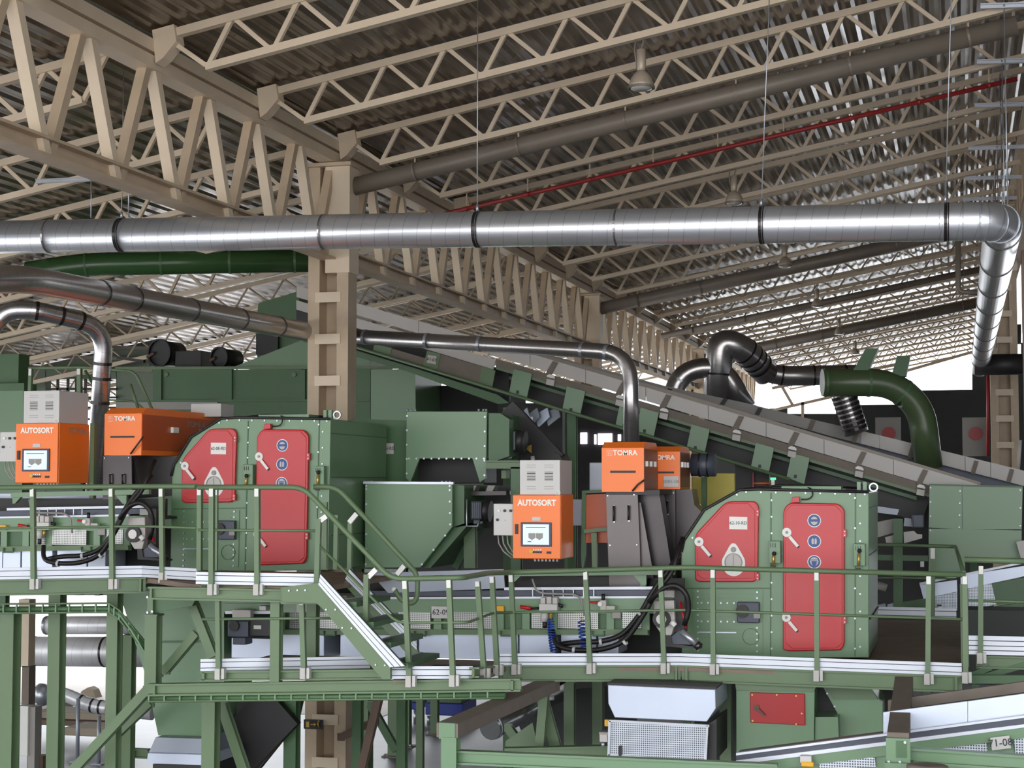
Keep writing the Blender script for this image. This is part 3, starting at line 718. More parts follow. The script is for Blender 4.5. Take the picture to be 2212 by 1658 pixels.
def m1(u, v): return (33 + (u - 1107) * .885, 913 + (v - 1068) * .935)
t, x0, x1, z0, z1 = cabinet('orange screen cabinet on the upper deck by the bent silver duct', m1, 17.4, .72)
o = text('TOMRA', t, V((x1 + .004, 17.85, z1 - .09)), .1, 'soft_grey', 'side_lettering', .001, 1.2); o.rotation_euler = (pi/2, 0, pi/2)
MB().box((x1 + .005, 18.13, z0 - .2), (x1 + .06, 18.2, z1 + .02)).out('support_post', 'green_beam', t)
# ---- hoppers in the middle
def hopper_bolts(t, pts, Y): bolts('bolt', 'zinc', t, pts, Y, .014, .014)
Yh = 19.4
t = thing('feed_hopper', 'pale green hopper tapering to one side, behind the stair handrail', 'hopper', P(880, 1225, Yh), 'pale green hoppers')
polyp('hopper_body', 'green', t, [(788,1043),(977,1044),(977,1138),(908,1226),(788,1226)], Yh, 1.4, .008)
MB().beam(P(786,1042,Yh-.01), P(980,1043,Yh-.01), .05, .03).out('top_rim', 'zinc', t)
hopper_bolts(t, line(792,1049,972,1049,2) + line(792,1056,791,1218,6) + line(972,1058,973,1132,4) + line(962,1156,912,1218,3), Yh)
for u in (788,796,803,955,964,972): MB().cyl(P(u,1042,Yh+.02), P(u,1038,Yh+.02), .016, 8).out('rim_bolt', 'zinc', t)
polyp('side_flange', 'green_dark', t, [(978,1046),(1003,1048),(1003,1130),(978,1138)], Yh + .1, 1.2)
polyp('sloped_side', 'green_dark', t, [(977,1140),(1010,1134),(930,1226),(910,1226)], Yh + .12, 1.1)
Yh2 = 20.4
t = thing('feed_hopper', 'pale green hopper with an open arched mouth below, above the tapering hopper', 'hopper', P(965, 1040, Yh2), 'pale green hoppers')
polyp('hopper_body', 'green', t, [(878,888),(1052,888),(1050,1033),(1036,1042),(1020,990),(906,990),(886,1042),(876,1032)], Yh2, .05, .006)
polyp('hopper_rear', 'green_dark', t, [(880,890),(1080,892),(1078,990),(880,990)], Yh2 + .06, 1.3)
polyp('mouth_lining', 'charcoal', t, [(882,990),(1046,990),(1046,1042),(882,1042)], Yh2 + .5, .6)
hopper_bolts(t, line(884,990,1046,990,11) + line(880,898,879,1022,5) + line(1048,900,1047,1026,5), Yh2)
for u in (880,888,897,1034,1044,1050): MB().cyl(P(u,888,Yh2+.02), P(u,883,Yh2+.02), .016, 8).out('rim_bolt', 'zinc', t)
# gear motors on the hoppers
def gearmotor(label, u, v, Y, s=1.):
    t = thing('gear_motor', label, 'motor', P(u, v + 26*s, Y), 'grey gear motors')
    boxp('motor_body', 'motor', t, u - 14*s, v - 26*s, u + 10*s, v + 14*s, Y, .26, .02)
    boxp('terminal_box', 'motor', t, u - 8*s, v + 14*s, u + 6*s, v + 24*s, Y + .03, .15, .01)
    MB().cyl(P(u + 8*s, v - 6*s, Y + .15), P(u + 30*s, v - 4*s, Y + .15), .13*s, 16).out('gear_case', 'charcoal', t)
    rod('guard_frame', 'zinc', t, [P(u-22*s,v-30*s,Y-.02), P(u-22*s,v+28*s,Y-.02), P(u+2*s,v+28*s,Y-.02), P(u+3*s,v+18*s,Y-.02)], .012, 6)
    for k in range(5): MB().box(P(u - 13*s + 4.4*k*s, v - 22*s, Y - .012), P(u - 12*s + 4.4*k*s, v + 10*s, Y + .002)).out('cooling_fin', 'motor', t)
gearmotor('grey gear motor with white guard bar, beside the tapering hopper', 1030, 1108, 19.5)
gearmotor('grey gear motor with white guard bar, beside the arched hopper', 1102, 958, 20.5, 1.1)
t = thing('hopper_drive', 'green drive frame with pale brackets between hopper and orange cabinet', 'machine frame', P(1060, 1225, 20.2))
polyp('side_plate', 'green_dark', t, [(1056,893),(1082,893),(1100,905),(1100,985),(1056,1000)], 20.3, .2)
MB().hbeam(P(1050,1003,20.0), P(1125,1003,20.0), .12, .1).out('cross_beam', 'green_beam', t)
MB().hbeam(P(1116,1008,20.0), P(1116,1230,20.0), .12, .12).out('post', 'green_dark', t)
MB().hbeam(P(1016,1135,19.9), P(1017,1226,19.9), .14, .12).out('post', 'green_beam', t)
for i in range(2): polyp('belt_cover', 'soft_grey', t, [(1014+40*i,1048),(1030+40*i,1048),(1022+40*i,1064),(1008+40*i,1064)], 19.9, .2)
MB().beam(P(1000,1066,19.95), P(1100,1064,19.95), .3, .05).out('rail', 'dark_steel', t)
boxp('terminal_box', 'green_beam', t, 1082, 1014, 1095, 1034, 20.2, .15, .01)
polyp('end_shield', 'charcoal', t, [(1004,1050),(1104,1048),(1104,1140),(1004,1140)], 20.4, .2)
MB().beam(P(985,1226,20.2), P(1030,1140,20.2), .1, .08).out('brace', 'green_dark', t)
# small dark box conveyor seen below the steep conveyor
t = thing('steep_conveyor', 'steep dark conveyor with yellow warning triangles under the white conveyor', 'conveyor', P(1150, 1010, 21.5))
MB().beam(P(1082,895,21.5), P(1190,1010,21.5), .5, .12, up=(0,-1,0)).out('side_rail', 'charcoal', t)
for u, v in ((1088,915),(1140,966),(1224,1040)):
    MB().prism([P(u-9,v,21.2), P(u+8,v-6,21.2), P(u+8,v+12,21.2)], (0,.02,0)).out('warning_triangle', 'brass', t)
MB().cyl(P(1150,985,21.3), P(1152,1000,21.3), .03, 8).out('sensor', 'grey_box', t)
polyp('drum_cover', 'charcoal', t, [(1180,1000),(1186,985),(1196,977),(1208,980),(1216,1000)], 21.4, .5)
# ================================================================== walkways, railings, stair
DZ1, DZ2 = H - 1.03, H - 1.92
def edge(pts, z): return [(u, G(u, v, z)) for u, v in pts]
def Eat(e, u):
    for (u0, p), (u1, q) in zip(e, e[1:]):
        if u <= u1: break
    return p.lerp(q, (u - u0) / (u1 - u0))
E1 = edge([(-60,1252.5),(308,1246),(428,1253)], DZ1); E1c = edge([(425,1261),(690,1266)], DZ1)
EL = edge([(844,1465.5),(1022,1465.5)], DZ2); E2 = edge([(1080,1436),(1469,1436),(2078,1458.5)], DZ2)
EB = edge([(434,1449),(800,1442.5)], DZ2)
def toe(name, label, segs, h=.125, cuts=((.02,.24),(.3,.7),(.76,1.)), par=None):
    t = thing(name, label, 'toe board', segs[0][0], 'ribbed aluminium toe boards')
    for p, q in segs:
        p, q = V(p), V(q); n = V((0, -.012, 0))
        MB().beam(p + Z*h*.5, q + Z*h*.5, .012, h*.97).out('backing_strip', 'groove_shade', t)  # dark strip gives the grooves between the ribs their shade
        for a, b in cuts: MB().beam(p + n + Z*h*(a+b)/2, q + n + Z*h*(a+b)/2, .022, h*(b-a)).out('rib', 'alu', t)
    return t
def ps(e): return [(a[1], b[1]) for a, b in zip(e, e[1:])]
toe('toe_board', 'ribbed aluminium toe board along the upper deck, bending below the upper drum cabin', ps(E1))
toe('toe_board', 'ribbed aluminium toe board along the upper deck, next to the stair head', ps(E1c))
toe('toe_board', 'short ribbed aluminium toe board of the landing at the stair foot', ps(EL))
toe('toe_board', 'long ribbed aluminium toe board along the lower deck, below the lower drum cabin', ps(E2))
toe('toe_board', 'ribbed aluminium toe board on the lower deck, under the grey gear motor behind the stair', ps(EB))
def deck(name, label, pts, z, th=.06, m='grating'):
    o = MB().prism([V((p.x, p.y + (.06 if p.y < 17.5 else 0), z - th)) for p in pts], (0, 0, th - .012)).out(name, m); return tag(o, label, 'walkway deck')
YK = 18.38
def back(p, y=YK): return V((p.x, y, p.z))
deck('deck_grating', 'dark grating floor of the upper deck before the upper drum cabin', [e[1] for e in E1[:2]] + [E1c[0][1], E1c[1][1], back(E1c[1][1]), back(E1[0][1])], DZ1)
deck('deck_grating', 'dark grating floor of the landing at the stair foot', [EL[0][1], EL[1][1], back(EL[1][1], 17.0), back(EL[0][1], 17.0)], DZ2)
q0 = P(1078,1440,17.05); pr = E2[-1][1]
deck('deck_grating', 'dark grating floor of the lower deck, open beside the lower drum cabin', [E2[0][1], E2[1][1], E2[2][1], V((pr.x, 24.5, DZ2)), V((P(1870,1330,24.5).x, 24.5, DZ2)), V((P(1870,1330,24.5).x, 20.5, DZ2)), V((E2[0][1].x, 20.5, DZ2))], DZ2)
deck('deck_grating', 'dark grating floor of the lower deck, behind the stair', [EB[0][1], V((E2[0][1].x - .02, EB[1][1].y, DZ2)), V((E2[0][1].x - .02, 17.6, DZ2)), back(EB[0][1], 17.6)], DZ2)
# ---- steel beams carrying the decks
def sbeam(label, p, q, h=.17, w=.1, m='green_beam', group='green deck beams', name='deck_beam', plates=()):
    p, q = V(p), V(q); t = thing(name, label, 'steel beam', (p + q) / 2, group)
    MB().hbeam(p, q, w, h).out('beam_section', m, t)
    for f in (0.02, .98):
        c = p.lerp(q, f); MB().box(c + V((-.012, -w/2, -h/2 + .01)), c + V((.012, w/2, h/2 - .01))).out('stiffener', m, t)
    return t
def below(e, u, dz, dy=.03): p = Eat(e, u); return V((p.x, p.y + dy, p.z - dz))
sbeam('green deck beam under the upper toe board, ahead of its bend', below(E1, -60, .085), below(E1, 312, .085))
sbeam('green deck beam under the upper deck between the toe board bend and the stair', below(E1c, 318, .10), below(E1c, 655, .10), .13)
sbeam('long green deck beam under the lower toe board, up to its bend', below(E2, 1075, .085), below(E2, 1469, .085))
sbeam('long green deck beam below the lower drum cabin', below(E2, 1472, .085), below(E2, 2078, .085))
yl = EL[0][1].y
sbeam('long green deck beam below the stair and landing', P(322, 1489, yl + .1), P(1126, 1478, yl + .1), .125)
sbeam('green deck beam behind the stair foot', P(436, 1459, EB[0][1].y + .05), P(830, 1455, EB[0][1].y + .05), .1)
sbeam('green deck beam joining landing and lower deck', P(1024, 1452, yl + .1), P(1076, 1446, 17.0), .1)
# ---- railings
RAILS = []
def rail(label, pts, mids, r=.027):
    t = thing('guard_rail', label, 'railing', V(pts[len(pts)//2]) - Z, 'green tube railings')
    MB().tube(rpath(pts, .12, 4), r, 12).out('handrail', 'green_beam', t)
    for m in mids: MB().tube(rpath(m, .1, 4), .014, 8).out('mid_rail', 'green_beam', t)
    return t
def post(t, ut, vt, ub, vb, Y, sleeve=16, bracket=True, w=.05):
    a, b = P(ut, vt, Y), P(ub, vb, Y)
    po = MB().beam(a, b, w, w, up=(0,1,0)).out('post', 'green_beam', t)
    if sleeve: MB().beam(a + Z*.005, a + (b-a)*(sleeve/max(1, vb-vt)), w*.86, w*1.12, up=(0,1,0)).out('sleeve', 'white', po)
    if bracket:
        MB().box(b + V((-.035,-.03,-.04)), b + V((.02,.03,.07))).out('foot_bracket', 'panel_white', po)
        MB().box(b + V((.027,-.01,-.035)), b + V((.058,.05,.07))).out('foot_bracket', 'grey_box', po)
    return po
y0 = E1[0][1].y - .05; y1 = Eat(E1, 308).y - .05; yc = E1c[0][1].y - .05
def y_1(u): return Eat(E1, u).y - .05
t = rail('green tube railing along the upper deck beside the orange screen cabinet', [P(-40,1053,y_1(-40)), P(308,1050,y_1(308)), P(424,1050,y_1(424))], [[P(-40,1141,y_1(-40)), P(308,1136,y_1(308)), P(425,1140,y_1(424))]])
for u in (72, 242, 350): post(t, u - 1, 1056, u + 1, 1264 if u != 350 else 1250, y_1(u))
post(t, 432, 1054, 431, 1232, y_1(424), 15, False)
yr = E2[0][1].y - .05
def y_2(u): return Eat(E2, u).y - .05
ylr = yl - .05
t = rail('green tube railing running down the stair, over the landing and along the lower deck', [P(428,1052,yc), P(655,1052,yc), P(845,1250,ylr), P(1000,1247,ylr), P(1056,1237,16.5), P(1104,1236,y_2(1104)), P(1480,1225,y_2(1475)), P(2086,1241,y_2(2086))],
    [[P(428,1144,yc), P(682,1146,yc)], [P(690,1178,yc), P(858,1345,ylr), P(1010,1344,ylr), P(1066,1323,16.6), P(1104,1322,y_2(1104)), P(1480,1317,y_2(1475)), P(2082,1337,y_2(2086))]])
for ut, vt, ub, vb, Y in ((458,1056,457,1276,yc),(556,1056,556,1276,yc)): post(t, ut, vt, ub, vb, Y)
post(t, 468, 1054, 467, 1232, yc + .5, 15, False, .03)
post(t, 689, 1120, 684, 1283, yc, 0); MB().beam(P(693,1124,yc), P(706,1114,yc), .035, .05).out('angled_sleeve', 'white', t)
po = post(t, 792, 1240, 790, 1405, ylr, 0); MB().beam(P(796,1246,ylr), P(813,1229,ylr), .035, .05).out('angled_sleeve', 'white', t)
for ut, vt, ub, vb in ((875,1255,885,1474),(970,1253,979,1473)): post(t, ut, vt, ub, vb, ylr)
post(t, 1032, 1256, 1046, 1458, 16.0, 10); post(t, 1063, 1246, 1074, 1450, 16.6, 12)
for ut, vt, ub, vb in ((1104,1240,1113,1448),(1265,1235,1275,1446),(1427,1230,1435,1446),(1540,1231,1541,1448),(1764,1237,1765,1462),(2006,1245,2004,1469),(2084,1245,2086,1466)):
    post(t, ut, vt, ub, vb, y_2(ut))
boxp('corner_stile', 'green_beam', t, 2075, 1262, 2092, 1440, y_2(2086) + .05, .06)
yi = 16.55
t = rail('green tube railing on the far flank of the stair, ending in a loop', [P(678,1051,yi), P(727,1051,yi), P(898,1236,yi), P(902,1252,yi), P(901,1290,yi), P(893,1302,yi), P(878,1302,yi), P(862,1290,yi), P(852,1272,yi)], [])
for u, v in ((763,1118),(866,1230)): MB().beam(P(u-8,v+10,yi), P(u+8,v-9,yi), .035, .05).out('angled_sleeve', 'white', t)
for ut, vt, ub, vb in ((757,1124,755,1232),(727,1112,725,1230),(703,1084,702,1228)): post(t, ut, vt, ub, vb, yi + .05, 0, False, .045)
MB().ball(P(852,1273,yi), .03, 10).out('end_cap', 'white', t)
yq = EB[0][1].y - .05
t = rail('green tube railing behind the stair, in front of the grey gear motor', [P(436,1262,yq), P(700,1262,yq)], [[P(436,1337,yq), P(738,1334,yq)]], .022)
post(t, 471, 1292, 473, 1458, yq, 0); post(t, 652, 1290, 657, 1457, yq, 16)
# ---- stair
t = thing('steel_stair', 'green steel stair with aluminium toe rails between the two decks', 'stair', P(790, 1465, 16))
def stringer(a, b, name, Y):
    MB().prism([P(u, v, Y) for u, v in a], (0, .05, 0)).out(name, 'green_beam', t)
    q = [P(u, v, Y) + V((0,-.02,0)) for u, v in b]
    MB().prism(q, (0, .03, 0)).out('toe_rail', 'groove_shade', t)
    p0, p1, p2, p3 = q
    for f0, f1 in ((.02,.26),(.32,.68),(.74,.98)):
        MB().prism([p0.lerp(p3, f0) + V((0,-.012,0)), p1.lerp(p2, f0) + V((0,-.012,0)), p1.lerp(p2, f1) + V((0,-.012,0)), p0.lerp(p3, f1) + V((0,-.012,0))], (0, .02, 0)).out('toe_rail_rib', 'alu', t)
stringer([(608,1268),(690,1258),(843,1439),(843,1467),(826,1467),(700,1318),(684,1302),(610,1299)], [(694.5,1239),(877,1437),(844,1440),(690,1262)], 'stringer', 15.42)
stringer([(752,1252),(902,1402),(905,1420),(890,1424),(740,1258)], [(757,1228),(902,1381),(902,1403),(748,1250)], 'stringer', 16.5)
for i in range(4):
    f = (i + .7) / 4.6; z = DZ1 + (DZ2 - DZ1) * f; p = P(690 + 178*f, 1250, 15.5)
    x = P(715 + 170*f, 1300, 15.6).x
    MB().box((x - .02, 15.47, z - .05), (x + .19, 16.48, z)).out('tread', 'green_dark', t)
    MB().box((x - .02, 15.5, z - .002), (x + .01, 16.48, z + .006)).out('tread_nosing', 'zinc', t)
bolts('bolt', 'zinc', t, [(625,1275),(643,1274),(660,1274),(705,1316),(725,1316),(740,1355),(760,1356),(812,1435),(832,1436)], 15.42, .01, .012)
# ---- rear walkway behind the upper line
t = rail('thin dark green railing of the high walkway behind the orange screen cabinet', [P(62,795,21), P(180,793,21), P(292,802,21), P(333,893,21)], [[P(62,855,21.1), P(292,866,21.1), P(318,890,21.1)]], .02)
post(t, 67, 797, 65, 845, 21, 14, False); post(t, 172, 797, 172, 1045, 21, 12, False, .06); post(t, 213, 850, 213, 1045, 21.2, 0, False, .05)
MB().tube([P(184,800,21), P(240,900,21)], .022, 8).out('stair_rail', 'green_dark', t); MB().tube([P(282,830,21), P(300,888,21)], .022, 8).out('stair_rail', 'green_beam', t)
# ---- right deck beyond the corner
E3 = edge([(2090,1412),(2260,1416)], H - 1.75)
t = toe('toe_board', 'four ribbed aluminium toe board of the deck past the corner post', [(E3[0][1], E3[1][1])], .19, ((.0,.2),(.25,.45),(.5,.72),(.77,1.)))
y3 = E3[0][1].y
sbeam('green deck beam under the four ribbed toe board', P(2108,1428,y3+.08), P(2260,1432,y3+.08), .13)
t = rail('green tube railing of the deck past the corner post', [P(2083,1208,y3-.05), P(2260,1213,y3-.05)], [[P(2090,1296,y3-.05), P(2260,1301,y3-.05)]], .03)
post(t, 2119, 1223, 2118, 1424, y3 - .05)
t = rail('dim green railing on the far side of the lower deck', [P(1884,1175,24.2), P(2064,1180,24.2), P(2082,1238,17.4)], [[P(1884,1247,24.2), P(2064,1249,24.2)]], .025)
post(t, 2015, 1184, 2014, 1330, 24.2, 22, False, .07)
Eb = edge([(1889,1333),(2066,1338)], DZ2)
yb = 24.3
tt = toe('toe_board', 'dim aluminium toe board at the rear of the lower deck', [(P(1890,1334,yb), P(2066,1338,yb))], .16)
# ================================================================== belt conveyors of the two sorting lines
def dup_line(o, label=None, group=None, drop=()):
    for ch in list(o.children): pass
    c = dup(o); c.location = o.location + V((D.x, 0, D.z))
    for ch in list(c.children):
        if any(ch.name.startswith(d) for d in drop):
            for g in list(ch.children): bpy.data.objects.remove(g)
            bpy.data.objects.remove(ch)
    if label: c['label'] = label
    if group: c['group'] = group; o['group'] = group
    return c
YV = 17.85
t = thing('belt_conveyor', 'green belt conveyor with mesh guards and number plate, feeding the lower drum cabin', 'conveyor', P(980, 1420, YV))
MB().beam(P(478,1306,YV+.05), P(1478,1307,YV+.05), .06, .17).out('frame_rail', 'green', t)
MB().beam(P(600,1364,YV+.04), P(1400,1364,YV+.04), .05, .06).out('lower_rail', 'green_beam', t)
MB().beam(P(1090,1271,YV), P(1446,1269,YV), .04, .03).out('side_strip', 'alu', t)
MB().beam(P(820,1291,YV), P(1402,1289,YV), .04, .022).out('side_strip', 'alu', t)
MB().beam(P(780,1281,YV+.03), P(1446,1280,YV+.03), .03, .06).out('belt_edge', 'motor', t)
x0, x1, z0, z1 = rect(780, 1246, 1470, 1290, YV)
MB().box((x0, YV + .25, z0), (x1, YV + .3, z1)).out('opening_backing', 'rubber', t)  # dark sheet added for the shade inside the opening
MB().box((P(480,1300,18.8).x, YV + .75, P(900,1412,18.8).z), (x1, YV + .8, P(900,1296,18.8).z)).out('pan_backing', 'interior', t)  # dark sheet added for the shade behind the pans
MB().box((x0 - 1.5, YV + .06, z0 - .02), (x1, 18.9, z0 + .01)).out('belt', 'rubber', t)
x2, x3, z2, z3 = rect(600, 1316, 1402, 1362, YV + .06)
MB().box((x2, YV + .07, z2), (x3, YV + .1, z3)).out('rear_panel', 'green_dark', t)
for u0, u1 in ((625,660),(685,736),(860,930),(980,1070),(1148,1188),(1205,1292),(1344,1386)):
    boxp('mesh_guard', 'mesh', t, u0, 1322, u1, 1357, YV + .01, .02)
for u in (608, 672, 745, 945, 1080, 1136, 1196, 1318, 1395): boxp('stanchion', 'green', t, u - 8, 1318, u + 8, 1360, YV + .02, .05)
np2 = boxp('number_plate', 'grey_box', t, 932, 1309, 970, 1335, YV - .02, .012)
text('62-09', np2, P(952, 1322, YV - .024), .085, 'ink')
for (u0, v0, u1, v1) in ((500,1378,600,1422),(610,1370,700,1422),(735,1370,900,1420),(905,1366,1072,1422),(1074,1366,1118,1412),(1122,1362,1200,1412),(1212,1362,1288,1412),(1292,1360,1336,1412)):
    boxp('drip_pan', 'pan', t, u0, v0, u1, v1, YV + .1, .5, .006)
for u in (712, 908, 1094, 1293):
    MB().tube([P(u-12,1362,YV), P(u-12,1372,YV), P(u+12,1372,YV), P(u+12,1362,YV)], .012, 6).out('pan_hook', 'green_dark', t)
boxp('cable_plate', 'soft_grey', t, 1321, 1320, 1341, 1336, YV - .01, .04, .01)
for u in (1000, 1120): pass
boxp('pull_switch', 'yellow', t, 1072, 1308, 1088, 1320, YV - .03, .05, .006)
MB().hbeam(P(1390,1230,YV+.1), P(1390,1360,YV+.1), .06, .06, up=(0,1,0)).out('leg', 'green', t)
MB().beam(P(1104,1238,YV-.05), P(1458,1235,YV-.05), .06, .055).out('sensor_beam', 'green', t)
MB().prism([P(1104,1242,YV-.03), P(1126,1242,YV-.03), P(1110,1258,YV-.03), P(1104,1258,YV-.03)], (0,.05,0)).out('gusset', 'green', t)
MB().prism([P(1368,1242,YV-.03), P(1396,1242,YV-.03), P(1396,1262,YV-.03), P(1386,1262,YV-.03)], (0,.05,0)).out('gusset', 'green', t)
for i in range(7): MB().box(P(1150+22*i,1272,YV-.02), P(1151.5+22*i,1288,YV-.03)).out('tray_rung', 'zinc', t)
polyp('side_board', 'sheet_grey', t, [(800,1237),(1087,1229),(1091,1270),(838,1280)], YV - .02, .03)
c2 = dup_line(t, 'green belt conveyor with mesh guards behind the upper deck railing, feeding the upper drum cabin', 'belt conveyors feeding the drum cabins', ('number_plate', 'side_board'))
# drive motor of the line (white gear case with fan cover)
t = thing('drive_motor', 'white and black drive motor with air strut beside the lower drum cabin', 'motor', P(1440, 1395, YV - .1))
polyp('gear_case', 'panel_white', t, [(1411,1297),(1456,1296),(1458,1345),(1450,1372),(1430,1372),(1412,1345)], YV - .2, .2, .01)
disc('fan_cover', 'charcoal', t, 1437, 1333, .095, YV, .24, .05, 24); disc('fan_grille', 'white', t, 1437, 1333, .055, YV, .25, .02, 12)
MB().box(P(1457,1275,YV-.1), P(1485,1362,YV+.1)).out('motor_body', 'charcoal', t)
MB().box(P(1432,1275,YV-.05), P(1462,1288,YV+.1)).out('top_plate', 'grey_box', t)
polyp('mount_bracket', 'charcoal', t, [(1436,1365),(1448,1365),(1452,1390),(1512,1397),(1512,1401),(1438,1396)], YV - .18, .16)
polyp('belt_guard', 'motor', t, [(1450,1374),(1470,1360),(1494,1392),(1450,1390)], YV - .16, .1)
MB().cyl(P(1472,1362,YV-.22), P(1508,1394,YV-.22), .035, 12).out('air_strut', 'zinc', t)
MB().cyl(P(1504,1390,YV-.22), P(1512,1398,YV-.22), .045, 12).out('strut_end', 'stainless', t)
rod('red_wire', 'red', t, [P(1470,1300,YV-.2), P(1476,1330,YV-.24), P(1484,1356,YV-.24)], .014, 6)
MB().cyl(P(1450,1342,YV-.26), P(1459,1351,YV-.26), .03, 10).out('sensor', 'white', t)
dup_line(t, 'white and black drive motor with air strut beside the upper drum cabin', 'drive motors of the drum cabins')
# hoses
def hose(label, pts, r, m, Y, cat='hose', drop=None, clips=()):
    q = [P(u, v, Y + (dy if dy else 0)) for u, v, dy in pts]
    t = thing('air_hose', label, cat, q[0])
    MB().tube(rpath(q, .3, 6), r, 10).out('hose_run', m, t)
    for i in clips: MB().ring(q[i], q[min(i+1,len(q)-1)] - q[i-1], r, .03, .008, 12).out('hose_clip', 'grey_box', t)
    return t
for lab, pts, r in (
    ('upper of two thick black hoses looping to the drum cabin', [(1204,1392,0),(1245,1386,-.05),(1298,1386,-.05),(1345,1372,-.05),(1384,1325,-.1),(1412,1272,-.12),(1446,1228,-.1),(1468,1196,0)], .028),
    ('lower of two thick black hoses looping to the drum cabin', [(1194,1360,0),(1200,1395,-.1),(1240,1404,-.12),(1298,1404,-.12),(1350,1386,-.12),(1394,1322,-.16),(1420,1272,-.16),(1450,1240,-.12),(1476,1160,0)], .028),
    ('black hose curling over the drive motor', [(1402,1300,-.2),(1432,1268,-.24),(1462,1262,-.24),(1484,1282,-.24),(1489,1315,-.2),(1478,1350,-.18)], .03)):
    t = hose(lab + ', lower deck', pts, r, 'rubber', YV - .15, clips=(2, 4) if r < .03 else ())
    dup_line(t, lab + ', upper deck')
def coil(label, u, v0, v1, r, turns):
    t = thing('coil_hose', label, 'hose', P(u, v1, YV - .2)); pts = []
    n = turns * 10
    for i in range(n + 1):
        a = 2*pi*i/10; f = i / n; c = P(u + 6*f*f, v0 + (v1-v0)*f, YV - .2); pts.append(c + V((r*cos(a), r*sin(a), 0)))
    MB().tube(pts, .008, 6).out('coil', 'blue', t); MB().cyl(P(u,v0-8,YV-.2), P(u,v0+1,YV-.2), .01, 6).out('connector', 'brass', t)
coil('tight blue coiled air hose under the white valve block on the lower deck', 1190, 1336, 1408, .034, 13)
coil('loose blue coiled air hose beside a railing post on the lower deck', 1256, 1340, 1402, .034, 8)
t = thing('valve_block', 'white pneumatic valve block with red fitting on the lower conveyor', 'valve unit', P(1180, 1345, YV - .1))
for i in range(3): boxp('solenoid', 'panel_white', t, 1167 + 13*i, 1290 - (2 if i == 1 else 0), 1178 + 13*i, 1304, YV - .12, .1, .006)
boxp('manifold', 'grey_box', t, 1164, 1304, 1204, 1322, YV - .12, .12, .008)
MB().cyl(P(1176,1322,YV-.06), P(1176,1342,YV-.06), .04, 14).out('filter_bowl', 'grey_box', t); MB().cyl(P(1177,1340,YV-.06), P(1177,1356,YV-.06), .025, 12).out('drain_cup', 'charcoal', t)
MB().cyl(P(1124,1310,YV-.08), P(1148,1314,YV-.08), .02, 10).out('red_fitting', 'red', t); MB().cyl(P(1148,1314,YV-.08), P(1164,1313,YV-.08), .012, 8).out('air_line', 'rubber', t)
MB().cyl(P(1190,1322,YV-.08), P(1190,1336,YV-.08), .018, 8).out('brass_tee', 'brass', t); MB().cyl(P(1204,1305,YV-.06), P(1216,1309,YV-.06), .02, 8).out('silencer', 'charcoal', t)
rod('signal_cable', 'soft_grey', t, [P(1150,1250,YV-.08), P(1158,1275,YV-.1), P(1172,1281,YV-.1), P(1240,1283,YV-.1), P(1256,1292,YV-.08), P(1262,1330,YV-.08)], .012, 6, .08)
dup_line(t, 'white pneumatic valve block with hanging cables on the upper conveyor', 'pneumatic valve blocks')
t = thing('pressure_regulator', 'small white pressure regulator with black knob on the lower conveyor', 'valve unit', P(1302, 1325, YV - .1))
MB().cyl(P(1303,1282,YV-.08), P(1303,1298,YV-.08), .02, 10).out('knob', 'black', t); boxp('regulator_body', 'panel_white', t, 1296, 1296, 1309, 1318, YV - .12, .08, .008)
disc('gauge', 'white', t, 1302, 1302, .025, YV, .15, .03, 14); boxp('terminal_box', 'panel_white', t, 1308, 1308, 1328, 1318, YV - .1, .06, .005); MB().cyl(P(1275,1300,YV-.08), P(1294,1301,YV-.08), .012, 8).out('red_fitting', 'red', t)
dup_line(t, 'small white pressure regulator with black knob on the upper conveyor', 'pressure regulators')
# gear motor at the rear end of the lower conveyor, behind the stair
t = thing('gear_motor', 'dark gear motor with round shaft cap under the upper deck', 'motor', P(520, 1395, 17.2))
boxp('motor_body', 'motor', t, 491, 1340, 536, 1376, 17.2, .3, .015); boxp('motor_end', 'charcoal', t, 536, 1336, 585, 1374, 17.25, .25, .01)
disc('shaft_cap', 'charcoal', t, 507, 1351, .06, 17.2, .03, .03, 18); boxp('rating_plate', 'grey_box', t, 548, 1350, 564, 1358, 17.24, .01)
boxp('base', 'motor', t, 502, 1376, 530, 1392, 17.25, .2, .01); boxp('torque_arm', 'panel_white', t, 501, 1316, 541, 1334, 17.22, .1, .01); boxp('cable_box', 'grey_box', t, 560, 1308, 574, 1318, 17.2, .1, .006)
t = thing('side_plate', 'pale grey end plates of the conveyor under the upper deck', 'conveyor part', P(560, 1330, 17.5))
MB().beam(P(488,1312,17.4), P(660,1312,17.4), .05, .1).out('frame_rail', 'green', t); MB().beam(P(488,1322,17.38), P(600,1322,17.38), .04, .03).out('side_strip', 'alu', t)
boxp('cover', 'panel_white', t, 640, 1304, 667, 1322, 17.3, .1, .006)
